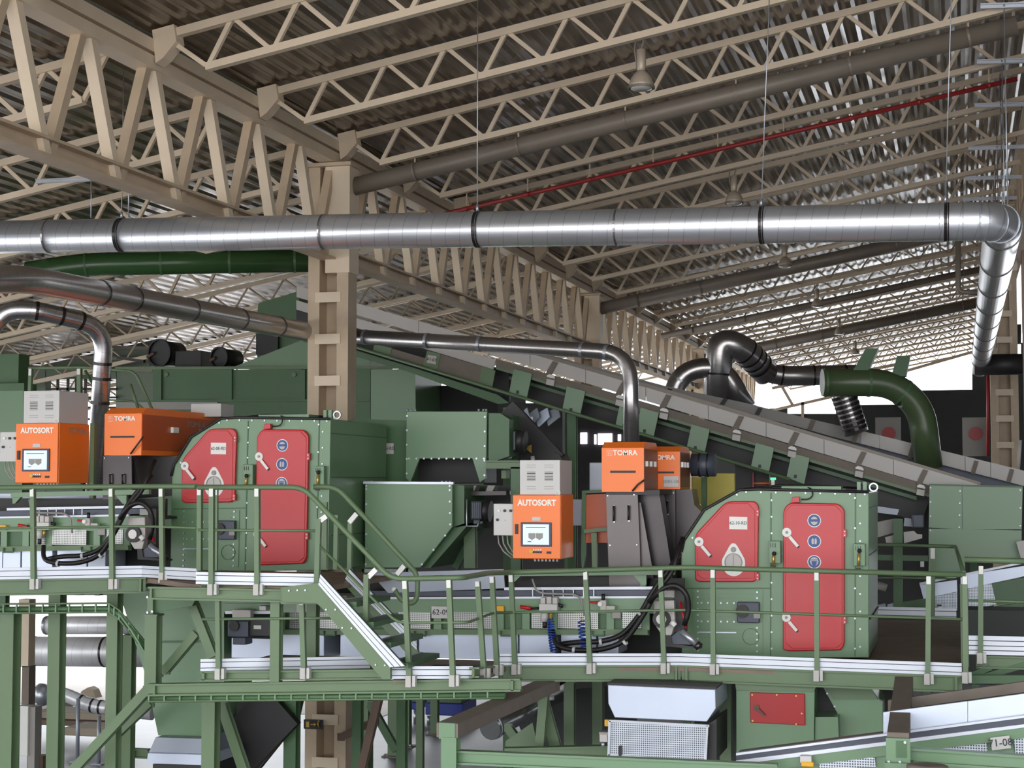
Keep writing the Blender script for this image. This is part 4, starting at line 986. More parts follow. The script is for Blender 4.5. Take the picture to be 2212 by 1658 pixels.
# ================================================================== inclined white conveyor crossing behind the machines
def lin(p, q, u): return p[1] + (q[1] - p[1]) * (u - p[0]) / (q[0] - p[0])
PT, PB = lambda u: lin((747,647.5),(2118,1047),u), lambda u: lin((747,673),(2005,1047),u)
TB = lambda u: lin((746,743),(1706,1035),u)
YI = 25.6
t = thing('inclined_conveyor', 'long inclined conveyor with pale side covers, green plates and clips, crossing behind the lower line', 'conveyor', P(1500, 1042, YI + .3))
us = [640, 747, 904, 1056, 1145, 1265, 1395, 1530, 1655, 1780, 1930, 2112]
for a, b in zip(us, us[1:]):
    MB().prism([P(a+.6,PT(a),YI), P(b-.6,PT(b),YI), P(b-.6,PB(b),YI), P(a+.6,PB(a),YI)], (0, .03, 0)).out('side_cover', 'panel_white', t)
polyp('gap_backing', 'charcoal', t, [(640,660),(1100,802),(1100,872),(700,744),(640,722)], YI + .5, .1)  # dark backing added to close bright slits behind the conveyor
polyp('lower_cover', 'panel_white', t, [(640,648),(1071,776),(1066,798),(921,754),(640,668)], YI + .02, .03)
polyp('side_rail', 'dusty', t, [(1071,774),(2020,1052),(2020,1070),(1071,791)], YI + .02, .08)
polyp('top_rail', 'dark_pipe', t, [(1050,731),(1460,846),(2118,1041),(2118,1049),(1460,855),(1050,737)], YI + .01, .06)
polyp('frame_channel', 'green_beam', t, [(1071,791),(2020,1070),(2020,1077),(1071,797)], YI + .03, .08)
polyp('return_rail', 'green_dark', t, [(1100,812),(1980,1072),(1980,1080),(1100,819)], YI + .35, .06)
polyp('return_belt', 'rubber', t, [(1071,793),(2010,1072),(1990,1130),(1720,1040),(1060,842)], YI + .55, .05)  # one dark sheet for the belt and the shade inside the frame
for u, v in ((1124,830),(1239,868),(1354,902),(1398,914),(1508,950),(1647,990),(1724,1012)):
    polyp('guard_plate', 'green', t, [(u-14,v-34),(u+25,v-23),(u+13,v+33),(u-25,v+19)], YI - .02, .03)
    for du, dv in ((-6,16),): boxp('plate_slot', 'charcoal', t, u+du-3, v+dv-3, u+du+3, v+dv+4, YI - .028, .02)
for u in (1190, 1340, 1435, 1592, 1712, 1857, 1990):
    v0, v1 = PT(u) + 2, PB(u)
    polyp('cover_bracket', 'dusty', t, [(u+4,v0+1),(u+15,v0+4),(u+1,v1+4),(u-11,v1+1)], YI - .03, .03)
    c = polyp('clip', 'white', t, [(u-9,v1+6),(u-4,v1+3),(u+5,v1+5),(u+9,v1+10),(u+8,v1+13),(u-9,v1+9)], YI - .05, .05)
    polyp('clip_box', 'panel_white', c, [(u-9,v1+13),(u+8,v1+16),(u+6,v1+29),(u-11,v1+25)], YI - .05, .05)
polyp('mesh_guard', 'dusty', t, [(845,752),(921,774),(912,791),(840,768)], YI - .01, .03)
polyp('mesh_guard', 'dusty', t, [(950,764),(1041,791),(1034,828),(944,801)], YI - .01, .03)
for pts in ([(809,743),(847,751),(843,768),(805,757)], [(923,757),(951,764),(944,802),(913,791)], [(1041,791),(1070,800),(1062,842),(1034,827)]): polyp('guard_plate', 'green_beam', t, pts, YI - .02, .03)
n_ = polyp('number_plate', 'panel_white', t, [(924,766),(943,769),(941,787),(922,783)], YI - .03, .01)
o = text('61-07', n_, P(932.5, 776.5, YI - .036), .07, 'ink'); o.rotation_euler = (pi/2, radians(12), 0)
MB().tube([P(700, TB(700)-1, YI - .15), P(1706, 1035, YI - .15)], .026, 10).out('walk_rail', 'green_beam', t)
polyp('under_beam', 'green_dark', t, [(655,722),(900,796),(1075,852),(1100,870),(1075,872),(880,802),(655,738)], YI + .1, .2)
for u in (1098, 1236): MB().hbeam(P(u, 880, YI+.5), V((P(u,880,YI+.5).x, YI+.5, 0)), .14, .14).out('trestle_leg', 'green_dark', t)
# second conveyor seen above its edge
t = thing('inclined_conveyor', 'second inclined conveyor showing as a grey strip above the first, with dark brackets', 'conveyor', P(1900, 1042, 28.2))
polyp('side_cover', 'soft_grey', t, [(1150,756),(1440,834),(1611,870),(1744,903),(1860,930),(1860,958),(1800,943),(1700,915),(1440,852),(1150,770)], 28.2, .05)  # stretch in shade, put in as a darker grey cover
for a, b in zip((1860,1900,1983,2085,2140), (1900,1983,2085,2140,2230)):
    f = lambda u: lin((1860,930),(2208,1015),u); g_ = lambda u: lin((1860,958),(2208,1048),u)
    MB().prism([P(a+.5,f(a),28.18), P(b-.5,f(b),28.18), P(b-.5,g_(b),28.18), P(a+.5,g_(a),28.18)], (0,.05,0)).out('side_cover', 'panel_white', t)
polyp('belt_cover', 'motor', t, [(1100,744),(1440,846),(1700,913),(1961,984),(2209,1046),(2209,1075),(2000,1040),(1440,870),(1100,768)], 28.4, .05)
for u, v, h in ((1444,845,10),(1564,867,11),(1639,888,13),(1753,917,18),(1848,943,22),(1969,975,26),(2106,1009,26),(2183,1027,26)):
    polyp('bracket', 'charcoal' if u < 1700 else 'dusty', t, [(u-1,v-h/2-2),(u+8,v-h/2),(u,v+h/2+2),(u-9,v+h/2)], 28.14, .03)  # brackets on the shaded stretch coloured darker
legs(t, [(1480,860,28.5), (1800,940,28.5), (2100,1030,28.5)])
# ================================================================== right-hand hopper and conveyors past the lower cabin
Yr = 25.2
t = thing('feed_hopper', 'wide two-tone green hopper past the lower drum cabin', 'hopper', P(2110, 1240, Yr))
polyp('upper_panel', 'green', t, [(2008,1047),(2078,1048),(2078,1143),(2006,1139)], Yr, 1.6); polyp('upper_panel', 'green', t, [(2078.6,1048),(2209,1052),(2207,1143),(2078.6,1143)], Yr, 1.6)
polyp('lower_panel', 'green', t, [(2006,1141),(2207,1145),(2207,1214),(2085,1206),(2085,1240),(2006,1240)], Yr + .02, 1.55)
MB().beam(P(2007,1046,Yr-.01), P(2210,1051,Yr-.01), .05, .02).out('top_rim', 'green_dark', t)
bolts('bolt', 'zinc', t, line(2010,1053,2010,1145,4) + line(2204,1058,2204,1135,3) + line(2074,1060,2072,1138,4), Yr, .011)
o = polyp('white_flap', 'panel_white', None, [(2195,1170),(2215,1166),(2215,1210),(2206,1208)], Yr - .2, .02); tag(o, 'narrow white sheet corner at the edge of the wide green hopper', 'panel')
t = thing('machine_stand', 'dim machine frame with pale sheets between the lower cabin and the wide hopper', 'machine frame', P(1950, 1330, 25.1))
polyp('dark_background', 'charcoal', t, [(1885,1060),(2012,1060),(2012,1320),(1885,1320)], 27.1, .1)  # dark sheet standing in for the unlit space behind
for pts, m, y in (([(1890,1128),(1930,1120),(1930,1150),(1890,1162)],'soft_grey',24.9), ([(1912,1160),(1931,1155),(1931,1175),(1915,1176)],'panel_white',24.8), ([(1952,1149),(1974,1146),(1981,1153),(1992,1154),(1992,1162),(1953,1173)],'panel_white',24.8),
    ([(1890,1092),(1942,1100),(1938,1112),(1890,1106)],'sheet_grey',25.3), ([(1954,1118),(1968,1120),(1970,1137),(1952,1136)],'sheet_grey',25.4)): polyp('cover_sheet', m, t, pts, y, .03)
MB().hbeam(P(1940,1120,24.7), P(1940,1320,24.7), .13, .12, up=(0,1,0)).out('post', 'green_dark', t); MB().beam(P(1890,1203,24.8), P(2005,1205,24.8), .1, .08).out('cross_beam', 'green_dark', t)
legs(t, [(1900,1318,27.1), (2000,1318,27.1)])
boxp('motor_body', 'motor', t, 1970, 1110, 1996, 1140, 24.9, .2, .02); MB().cyl(P(1892,1262,24.6), P(1915,1270,24.6), .06, 12).out('roller', 'soft_grey', t)
boxp('indicator', 'white', t, 1988, 1212, 1996, 1224, 24.7, .05); 
t = thing('rising_conveyor', 'white sided conveyor rising behind the corner post, with mesh guard and black label', 'conveyor', P(2100, 1330, 24.70))
polyp('side_cover', 'pan', t, [(1987,1263),(2067,1252),(2068,1277),(1995,1293)], 24.70, .03); polyp('side_cover', 'pan', t, [(2075,1243),(2230,1219),(2230,1240),(2092,1270),(2075,1274)], 24.70, .03)
polyp('top_edge', 'alu', t, [(1986,1258),(2230,1208),(2230,1213),(1987,1263)], 24.68, .04); polyp('belt', 'rubber', t, [(1990,1262),(2230,1212),(2230,1220),(1990,1266)], 24.80, .6)
polyp('mesh_guard', 'mesh_fine', t, [(2020,1288),(2068,1278),(2068,1318),(2020,1322)], 24.72, .03); polyp('mesh_guard', 'mesh_fine', t, [(2092,1270),(2142,1260),(2152,1305),(2092,1316)], 24.72, .03)
polyp('side_frame', 'green_dark', t, [(1945,1300),(2020,1288),(2020,1322),(1955,1318)], 24.74, .1); polyp('side_frame', 'green_dark', t, [(2142,1260),(2230,1243),(2230,1302),(2152,1306)], 24.74, .1)
polyp('lower_frame', 'green_dark', t, [(2080,1320),(2230,1298),(2230,1306),(2080,1332)], 24.72, .1); boxp('black_label', 'charcoal', t, 2024, 1305, 2034, 1309, 24.68, .02); boxp('white_label', 'white', t, 2027, 1309, 2035, 1319, 24.68, .02)
polyp('side_cover', 'sheet_grey', t, [(1890,1307),(1912,1303),(1915,1316),(1890,1318)], 25.00, .03); polyp('side_cover', 'pan', t, [(1917,1305),(1950,1297),(1956,1315),(1917,1316)], 25.00, .03)
for u in (1925, 1931): bolts('hole', 'charcoal', t, [(u,1313)], 25.00, .02)
polyp('end_plate', 'sheet_grey', t, [(2130,1380),(2230,1335),(2230,1390),(2140,1390)], 24.40, .1)
o = MB().box(P(2206,540,19.0), V((P(2230,1365,19.0).x, 19.15, 0))).out('steel_post', 'rust_brown'); tag(o, 'narrow brown post at the very edge of the view past the wide hopper', 'steel post')
# ================================================================== green housings behind the upper line
Yg = 27.2
t = thing('machine_housing', 'large green housing with a sloped gable behind the laced column', 'machine housing', P(600, 1225, Yg))
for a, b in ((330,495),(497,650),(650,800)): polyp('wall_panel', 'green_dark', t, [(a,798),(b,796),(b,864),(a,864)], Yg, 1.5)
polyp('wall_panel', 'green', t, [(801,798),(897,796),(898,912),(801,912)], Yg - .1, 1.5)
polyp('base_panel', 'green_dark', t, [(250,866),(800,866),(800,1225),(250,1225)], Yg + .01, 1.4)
MB().beam(P(250,795,Yg-.03), P(890,793,Yg-.03), .05, .05).out('top_rim', 'green_beam', t); MB().beam(P(300,866,Yg-.03), P(800,864,Yg-.03), .05, .04).out('mid_rim', 'green_dark', t)
for u in (345, 497, 655): MB().beam(P(u,798,Yg-.02), P(u,864,Yg-.02), .09, .06, up=(0,1,0)).out('rib', 'green_dark', t)
for u in (360, 636): disc('lifting_eye', 'green_beam', t, u, 809, .04, Yg, .03, .03)
polyp('gable', 'green', t, [(505,792),(655,733),(748,708),(798,765),(800,795)], Yg + .05, 1.2)
polyp('conveyor_hood', 'green_dark', t, [(558,655),(643,629),(655,690),(655,740),(556,775),(552,718)], 28.0, .8)
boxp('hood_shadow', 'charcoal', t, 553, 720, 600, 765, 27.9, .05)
polyp('lower_strip', 'soft_grey', t, [(250,868),(470,868),(470,884),(250,884)], Yg - .05, .05)
o = boxp('switch_cabinet', 'grey_box', None, 412, 871, 477, 900, 19.6, .4, .01); tag(o, 'pale grey cabinet top showing above the upper drum cabin', 'cabinet')
def fan(label, u, v, s, Y):
    t = thing('blower_fan', label, 'fan', P(u, v + 22*s, Y), 'dark blower fans')
    MB().cyl(P(u, v, Y), P(u, v, Y) + V((.1, .5, 0)), .2*s, 18).out('scroll_case', 'charcoal', t); MB().ring(P(u, v, Y - .02), (0.2,1,0), .2*s, .06, .03).out('case_flange', 'rubber', t)
    boxp('fan_base', 'charcoal', t, u - 20*s, v + 4*s, u + 24*s, v + 24*s, Y + .1, .5); MB().cyl(P(u - 24*s, v + 8*s, Y), P(u - 10*s, v, Y), .03, 8).out('inlet_pipe', 'rust_brown', t)
fan('larger dark blower fan on the roof of the large green housing', 345, 762, 1.15, Yg + .3); fan('smaller dark blower fan on the roof of the large green housing', 474, 772, .85, Yg + .3)
o = boxp('filter_box', 'charcoal', None, 378, 757, 434, 793, Yg + .3, .6, .01); tag(o, 'dark box between the two blower fans', 'box')
o = MB().beam(P(254,772,Yg+.2), P(312,780,Yg+.2), .08, .05).out('roof_bar', 'charcoal'); tag(o, 'dark flat bar leaning beside the larger blower fan', 'bar')
t = thing('storage_tank', 'green tank with a dark top at the edge of the upper deck', 'tank', P(20, 1225, 22.0))
boxp('tank_body', 'green', t, -60, 843, 48, 1225, 22.0, .3); boxp('tank_rim', 'green_dark', t, -60, 828, 52, 843, 21.95, .35); boxp('tank_top', 'green_dark', t, -60, 765, 40, 828, 22.2, .3); legs(t, [(10,1220,22.15)])
t = thing('duct_stand', 'dark frame with zinc clamps around the duct beside the orange screen cabinet', 'machine frame', P(195, 1225, 21.3))
boxp('clamp_box', 'green_dark', t, 172, 935, 222, 955, 21.6, .5); boxp('inner_shaft', 'charcoal', t, 172, 955, 222, 1070, 22.7, .2); MB().hbeam(P(177,955,21.5), V((P(177,955,21.5).x,21.5,3.4)), .1, .1).out('post', 'green_dark', t); MB().hbeam(P(218,955,21.5), V((P(218,955,21.5).x,21.5,3.4)), .08, .1).out('post', 'green_dark', t)
for u in (176, 211): boxp('zinc_clamp', 'zinc', t, u - 3, 935, u + 3, 949, 21.55, .03)
for v in (916, 922, 929): boxp('zinc_strap', 'zinc', t, 174, v, 189, v + 3, 21.5, .04)
# ================================================================== things beyond the lower line
o = boxp('yellow_panel', 'yellow_wall', None, 1527, 1022, 1587, 1092, 20.4, .1, .004); tag(o, 'plain yellow panel behind the lower drum cabin', 'panel')
o = boxp('yellow_panel', 'yellow_wall', None, 1496, 1030, 1516, 1088, 20.6, .1, .004); tag(o, 'narrow dull yellow panel beside the green post', 'panel')
o = MB().hbeam(P(1521,1030,20.3), P(1521,1100,20.3), .06, .08, up=(0,1,0)).out('green_post', 'green_dark'); tag(o, 'short green post between the two yellow panels', 'post')
o = boxp('grey_wall_panel', 'charcoal', None, 1588, 985, 1662, 1062, 26.6, .1); tag(o, 'dim grey panelled box behind the yellow panel', 'panel')
o = boxp('red_bar', 'red_pipe', None, 1625, 1020, 1629, 1052, 26.5, .05); tag(o, 'thin dark red bar on the dim grey panelled box', 'bar')
t = thing('hand_wheel', 'orange hand wheel and green light above the lower drum cabin', 'valve', P(1650, 1055, 19.2))
MB().lathe(P(1652,1041,19.2), (0,0,-1), [(0,.03),(.005,.13),(.02,.13),(.03,.03)], 24).out('wheel', 'orange_brown', t); MB().cyl(P(1652,1043,19.2), P(1652,1060,19.2), .025, 10).out('spindle', 'rust_brown', t)
t = thing('signal_light', 'small signal light with green glow on the lower drum cabin', 'signal light', P(1670, 1055, 18.9))
boxp('light_body', 'panel_white', t, 1666, 1036, 1673, 1052, 18.9, .04); mat('green_light', (60, 220, 140), .4, 0, .02, 2., 0, 1.2); boxp('light_dome', 'green_light', t, 1664, 1031, 1675, 1036, 18.88, .06)
t = thing('cable_drum', 'dark blue banded drum beside the second orange sensor unit', 'drum', P(1515, 1030, 19.6))
MB().cyl(P(1494,1004,19.6), P(1546,1004,19.6), .135, 20).out('drum_body', 'blue_deep' if 0 else 'motor', t)
for u in (1512, 1530): MB().ring(P(u,1004,19.6), (1,0,0), .134, .02, .008).out('drum_band', 'black', t)
t = thing('flight_conveyor', 'bright blue-grey steep conveyor flights seen through the gap under the white conveyor', 'conveyor', P(1160, 960, 27))
for i in range(4):
    u = 1112 + 22*i; polyp('flight', 'pan' if i % 2 == 0 else 'sheet_grey', t, [(u,905-5*i),(u+26,880),(u+32,900),(u+6,932-4*i)], 27 + .1*i, .05)
MB().beam(P(1112,882,26.8), P(1150,940,26.8), .06, .06).out('frame_bar', 'charcoal', t); MB().beam(P(1148,900,26.8), P(1148,955,26.8), .06, .06, up=(0,1,0)).out('frame_bar', 'zinc', t); MB().beam(P(1150,952,26.8), P(1165,932,26.8), .05, .05).out('frame_bar', 'zinc', t)
boxp('dark_back', 'charcoal', t, 1090, 870, 1215, 1010, 28.2, .2)
o = boxp('dark_bulk', 'interior', None, 899, 832, 1075, 1010, 28.5, 2.); tag(o, 'nearly black machine bulk in the gap beside the large green housing', 'machine')
t = thing('steel_column', 'thin green column in front of the far bright windows', 'steel column', P(1229, 1100, 33)); MB().hbeam(P(1229,880,33), V((P(1229,880,33).x,33,0)), .16, .16, up=(0,1,0)).out('shaft', 'green_dark', t)
MB().beam(P(1217,890,33), P(1213,922,33), .08, .05, up=(0,1,0)).out('pale_strip', 'panel_white', t)
# hose reels and dark bulk by the open end
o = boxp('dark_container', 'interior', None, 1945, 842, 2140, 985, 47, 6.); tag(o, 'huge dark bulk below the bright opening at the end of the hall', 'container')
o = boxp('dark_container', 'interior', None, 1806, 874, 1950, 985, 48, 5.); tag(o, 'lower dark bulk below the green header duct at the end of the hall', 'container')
for u, lab in ((1920, 'behind the green header duct'), (2108, 'beside the red standpipe')):
    t = thing('fan_panel', f'white panel with a round red fan {lab}', 'fan panel', P(u, 985, 40), 'white panels with red fans')
    boxp('panel', 'soft_grey', t, u - 29, 901, u + 26, 985, 40, .1); disc('fan_disc', 'red_deep', t, u, 936, .155, 40, .05, .05, 24); disc('fan_hub', 'red_pipe', t, u, 936, .02, 40, .07, .03, 10)
o = MB().tube([P(2134,770,37.5), P(2134,985,37.5)], .035, 8).out('standpipe', 'red_pipe'); tag(o, 'thin red standpipe in front of the narrow laced column', 'pipe')
o = MB().cyl(P(2105,788,36), P(2230,786,36), .22, 20).out('cross_duct', 'charcoal'); tag(o, 'dark level duct passing the narrow laced column', 'air duct')
o = MB().tube(rpath([P(2070,520,33), P(2070,630,33), P(2116,632,33)], .1), .05, 8).out('drain_pipe', 'dark_pipe'); tag(o, 'dark bent drain pipe beside the far run of the large duct', 'pipe')
o = MB().tube([P(2204,950,30), P(2200,1010,30)], .03, 8).out('white_pole', 'panel_white'); tag(o, 'short white pole above the second inclined conveyor', 'pole')
# ================================================================== walls far away
def zr_(x): return zroof(x) - .05
def wall(name, m, pieces, Y, th=.25):
    b = MB()
    for u0, v0, u1, v1 in pieces:
        p = [P(u0,v0,Y), P(u1,v0,Y), P(u1,v1,Y), P(u0,v1,Y)]
        for q in p:
            q.z = max(0, min(q.z, zr_(q.x)))
        if p[0].z - p[3].z < .02 and p[1].z - p[2].z < .02: continue
        b.prism(p, (0, th, 0))
    return struct(b.out(name, m))
bot = 1420
wall('wall_back', 'interior', [(640,880,1700,bot),(1700,893,1946,bot),(1946,885,2300,bot),(2100,740,2150,885),(2172,740,2184,885),(2206,740,2300,885),(2150,782,2206,885),(2150,700,2206,742)], 60)
wall('wall_middle', 'charcoal', [(890,880,1480,1330)], 36, .2)
mat('daylight_pane', (246, 240, 255), .4, 0, .02, 2., 0, 4.0)  # panes glow in place of the daylight behind them
for i, (u0, v0, u1, v1) in enumerate(((1204,936,1224,959),(1254,934,1268,958),(1284,938,1288,959),(1292,936,1322,960),(1335,938,1341,952))):
    x0, x1, z0, z1 = rect(u0, v0, u1, v1, 35.97)
    struct(MB().box((x0, 35.95, z0), (x1, 35.99, z1)).out(f'window_{i+2}', 'daylight_pane'))
struct(MB().prism([(14.8, -3, .8), (14.8, 82, .8), (14.8, 82, zroof(14.8) - .03), (14.8, -3, zroof(14.8) - .03)], (.15, 0, 0)).out('wall_right', 'interior'))  # unseen wall added to hold back light from this side
wall('wall_left', 'wall_green', [(-80,640,100,1285),(100,640,252,818),(100,930,252,1285),(252,640,345,1285)], 34)
t = MB()
for u in (125,147,165,185,205,225): t.beam(P(u,818,33.9), P(u,930,33.9), .05, .05, up=(0,1,0))
for v in (840,858,880,905): t.beam(P(100,v,33.9), P(252,v,33.9), .05, .05)
struct(t.out('window_1', 'charcoal'))
for i, v in enumerate((748, 772, 796)):
    o = MB().beam(P(-60,v-8,33.8), P(330,v+4,33.8), .08, .07).out(f'trim_{i+1}', 'dark_pipe'); struct(o)
o = MB().beam(P(140,812,33.5), P(245,797,33.5), .1, .06).out('trim_4', 'cream_darker'); struct(o)
for i, (a, b) in enumerate((((1664,887),(1800,856)), ((1734,868),(1734,905)), ((1690,836),(1712,874)), ((1668,838),(1960,783)), ((1960,800),(2100,760)))):
    struct(MB().beam(P(*a, 60), P(*b, 60), .1, .1, up=(0,1,0)).out(f'trim_{i+5}', 'cream_darker'))
# ================================================================== steelwork and machines below the decks
def hcol(label, u0, u1, vt, Y, m='green_beam', vb=None, base=False, name='support_column', group='green support columns'):
    um = (u0 + u1) / 2; p = P(um, vt, Y); w = abs(P(u1, vt, Y).x - P(u0, vt, Y).x) * .9
    zb = 0.0 if vb is None else P(um, vb, Y).z
    t = thing(name, label, 'support column', (p.x, p.y, zb), group)
    MB().hbeam(p, (p.x, p.y, zb), w, w, up=(0,1,0), t=.016).out('shaft', m, t)
    MB().box((p.x - w*.6, p.y - w*.6, p.z - .02), (p.x + w*.6, p.y + w*.6, p.z)).out('top_plate', m, t)
    if base:
        MB().box((p.x - w, p.y - w, 0), (p.x + w, p.y + w, .025)).out('base_plate', 'dusty', t)
        for sx in (-1, 1): MB().cyl((p.x + sx*w*.75, p.y - w*.75, .02), (p.x + sx*w*.75, p.y - w*.75, .07), .02, 6).out('anchor_bolt', 'zinc', t)
    return t
def brace(label, u0, v0, u1, v1, Y, w=.1, h=.1, m='green_beam', Y2=None):
    p, q = P(u0, v0, Y), P(u1, v1, Y2 or Y); t = thing('diagonal_brace', label, 'brace', p.lerp(q, .5), 'green diagonal braces')
    MB().hbeam(p, q, w, h, up=(0,1,0)).out('brace_section', m, t)
    for e, f in ((p, q), (q, p)): MB().box(e + V((-.05,-.012,-.05)) + (f-e)*.02, e + V((.05,.012,.05)) + (f-e)*.02).out('gusset_plate', m, t)
    return t
for a in ((8,40,1320,17.0,'green support column at the outer edge below the upper deck'),
    (111,139,1270,17.3,'green support column below the upper deck, before the big outdoor ducts'),
    (236,262,1270,17.0,'green support column beside the end of the big outdoor ducts'),
    (268,291,1370,18.2,'green support column close behind the cable tray bend')): hcol(a[4], *a[:4])
hcol('green support column beside the green chute under the upper deck', 318, 346, 1325, 16.4, vb=1500)
hcol('green support column standing on the long lower beam before the mesh guards', 587, 609, 1285, 15.75, vb=1472)
hcol('green support column behind the stair on the lower deck', 665, 688, 1300, 16.9, vb=1418)
hcol('green support column under the lower beam beside the dark belt', 441, 472, 1508, 17.0)
hcol('dark green support column next to the laced column below the decks', 617, 646, 1508, 19.0, 'green_dark')
for u0,u1,vb,lab in ((767,803,1690,'with crossed braces below the landing'),(840,862,1633,'on a bolted base plate, nearest of its row under the landing'),(868,888,1612,'on a bolted base plate, middle one under the landing'),(900,916,1690,'slim and close, under the landing'),(931,948,1586,'far back beside the blue machine')):
    Yb = G((u0+u1)/2, vb, 0).y; hcol('green support column ' + lab, u0, u1, 1500, Yb, base=True)
for u0,u1,vt,Y,lab in ((1219,1243,1470,20.,'behind the dusty sloped beam'),(1280,1304,1465,20.5,'between the dusty beam and the galvanised hopper'),(1554,1581,1470,18.2,'between the galvanised hopper and the green box with the red hatch')):
    hcol('green support column ' + lab, u0, u1, vt, Y, vb=1650 if u0 > 1500 else 1612)
brace('front one of two long green braces rising to the chute', 160, 1662, 322, 1487, 16.6); brace('rear one of two long green braces rising to the chute', 250, 1588, 326, 1516, 17.6, .09)
brace('short green brace across the green chute, falling', 418, 1305, 462, 1418, 16.6, .1); brace('short green brace across the green chute, rising', 357, 1448, 426, 1366, 16.7, .09)
brace('green brace below the lower beam, by the dark belt', 480, 1520, 530, 1668, 17.4, .11)
brace('rust brown brace crossing the column below the landing, rising', 735, 1592, 812, 1556, 21.5, .1, .1, 'rust_brown')
brace('green brace between two columns under the landing, falling', 800, 1520, 856, 1620, 24., .11, .1, 'green_dark'); brace('brown brace leaning under the landing', 818, 1508, 780, 1668, 20.2, .1, .1, 'rust_brown')
brace('green brace before the dark machine under the lower deck', 1170, 1502, 1206, 1630, 18.6, .12); brace('short green brace below the silver pipe end', 1098, 1570, 1140, 1632, 19.2, .1)
# bracket frame under the stair head
t = thing('bracket_frame', 'tapered green bracket frame under the upper deck beside the chute', 'steel bracket', P(370, 1320, 16.2))
polyp('tapered_arm', 'green_dark', t, [(326,1292),(425,1288),(415,1308),(328,1324)], 16.2, .12); polyp('end_plate', 'green_beam', t, [(318,1286),(330,1286),(330,1325),(318,1325)], 16.15, .15)
bolts('bolt', 'zinc', t, [(320,1289),(327,1289),(320,1322),(330,1320)], 16.15, .014, .02)
t = thing('hanger_post', 'green box post and channel under the stair head', 'steel bracket', P(640, 1300, 15.5))
polyp('channel_web', 'green_beam', t, [(606,1270),(688,1266),(698,1290),(688,1300),(606,1302)], 15.6, .05); polyp('channel_flange', 'green_beam', t, [(606,1298),(690,1298),(686,1304),(606,1304)], 15.52, .1)
# green chute in the middle left
t = thing('discharge_chute', 'large green discharge chute narrowing downwards between the braces', 'chute', P(390, 1590, 18.0))
polyp('chute_wall', 'green', t, [(256,1274),(484,1278),(484,1475),(470,1500),(441,1512),(441,1591),(342,1588),(326,1512),(318,1470)], 18.0, .9)
polyp('chute_rim', 'green_dark', t, [(250,1268),(470,1268),(470,1276),(250,1276)], 17.95, .9); MB().beam(P(346,1386,17.97), P(440,1385,17.97), .03, .02).out('chute_seam', 'green_dark', t)
t = thing('aluminium_hood', 'ribbed grey hood under the green chute', 'hood', P(390, 1655, 17.8))
polyp('hood_top', 'sheet_grey', t, [(336,1592),(441,1595),(450,1628),(322,1624)], 17.8, .8); polyp('hood_skirt', 'pan', t, [(320,1626),(452,1630),(453,1652),(316,1648)], 17.72, .9); polyp('hood_base', 'charcoal', t, [(330,1650),(450,1652),(450,1690),(330,1690)], 17.8, .8)
MB().hbeam(P(256,1624,18.3), P(322,1627,18.3), .1, .11).out('carrying_beam', 'green_beam', t)
# cable trays
def tray(label, pts, w=.1):
    t = thing('cable_tray', label, 'cable tray', pts[0], 'wire mesh cable trays')
    MB().tube([p + Z*w*.5 for p in pts], .012, 6).out('side_wire', 'green_beam', t); MB().tube([p - Z*w*.5 for p in pts], .012, 6).out('side_wire', 'green_beam', t)
    for k in range(len(pts)-1):
        n = max(2, int((pts[k+1]-pts[k]).length / .16))
        for i in range(n):
            p = pts[k].lerp(pts[k+1], i/n); MB().box(p + V((-.008,-.01,-w*.5)), p + V((.008,.01,w*.5))).out('rung', 'green', t)
    MB().tube([p - Z*.01 + V((0,.03,0)) for p in pts], .03, 6).out('cable_bundle', 'green_dark', t); return t
tray('grey-green cable tray bending down past the green chute', [P(-20,1314,16.6), P(236,1312,16.6), P(258,1328,16.6), P(320,1404,16.7)])
tray('wire mesh cable tray slung under the long beam of the landing', [P(322,1507,15.7), P(700,1503,15.7), P(1090,1499,15.7)], .07)
o = MB().tube(rpath([P(256,1322,16.5), P(290,1370,16.5), P(330,1440,16.5), P(352,1460,16.5)], .2), .014, 6).out('green_cable', 'green'); tag(o, 'thin pale green cable following the cable tray bend', 'cable')
# dark belts under the lower deck
t = thing('reject_belt', 'steep dark belt conveyor in the shade under the lower deck', 'conveyor', P(560, 1660, 18.6))
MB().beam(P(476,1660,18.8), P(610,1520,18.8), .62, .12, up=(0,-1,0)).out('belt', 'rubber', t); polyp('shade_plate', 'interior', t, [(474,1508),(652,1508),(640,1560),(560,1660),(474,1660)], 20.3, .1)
polyp('side_plate', 'charcoal', t, [(548,1512),(620,1512),(612,1600),(560,1640),(540,1600)], 19.2, .05); MB().cyl(P(546,1572,18.9), P(556,1574,18.9), .02, 8).out('sensor', 'grey_box', t)
# exit sign on the laced column
t = thing('exit_sign', 'small dark sign with a yellow running figure and arrow on the laced column', 'sign', P(676, 1573, 21.7))
boxp('sign_plate', 'charcoal', t, 656, 1554, 697, 1574, 21.7, .02)
boxp('sign_door', 'brass', t, 661, 1558, 668, 1570, 21.69, .012); MB().beam(P(671,1564,21.69), P(679,1564,21.69), .01, .012).out('arrow_shaft', 'brass', t); MB().prism([P(683,1564,21.685), P(678,1560,21.685), P(678,1568,21.685)], (0,.012,0)).out('arrow_head', 'brass', t)
MB().tube([P(688,1558,21.69), P(687,1564,21.69), P(690,1570,21.69)], .012, 6).out('figure', 'brass', t); disc('figure_head', 'brass', t, 689, 1557, .012, 21.69, .01, .01, 10)
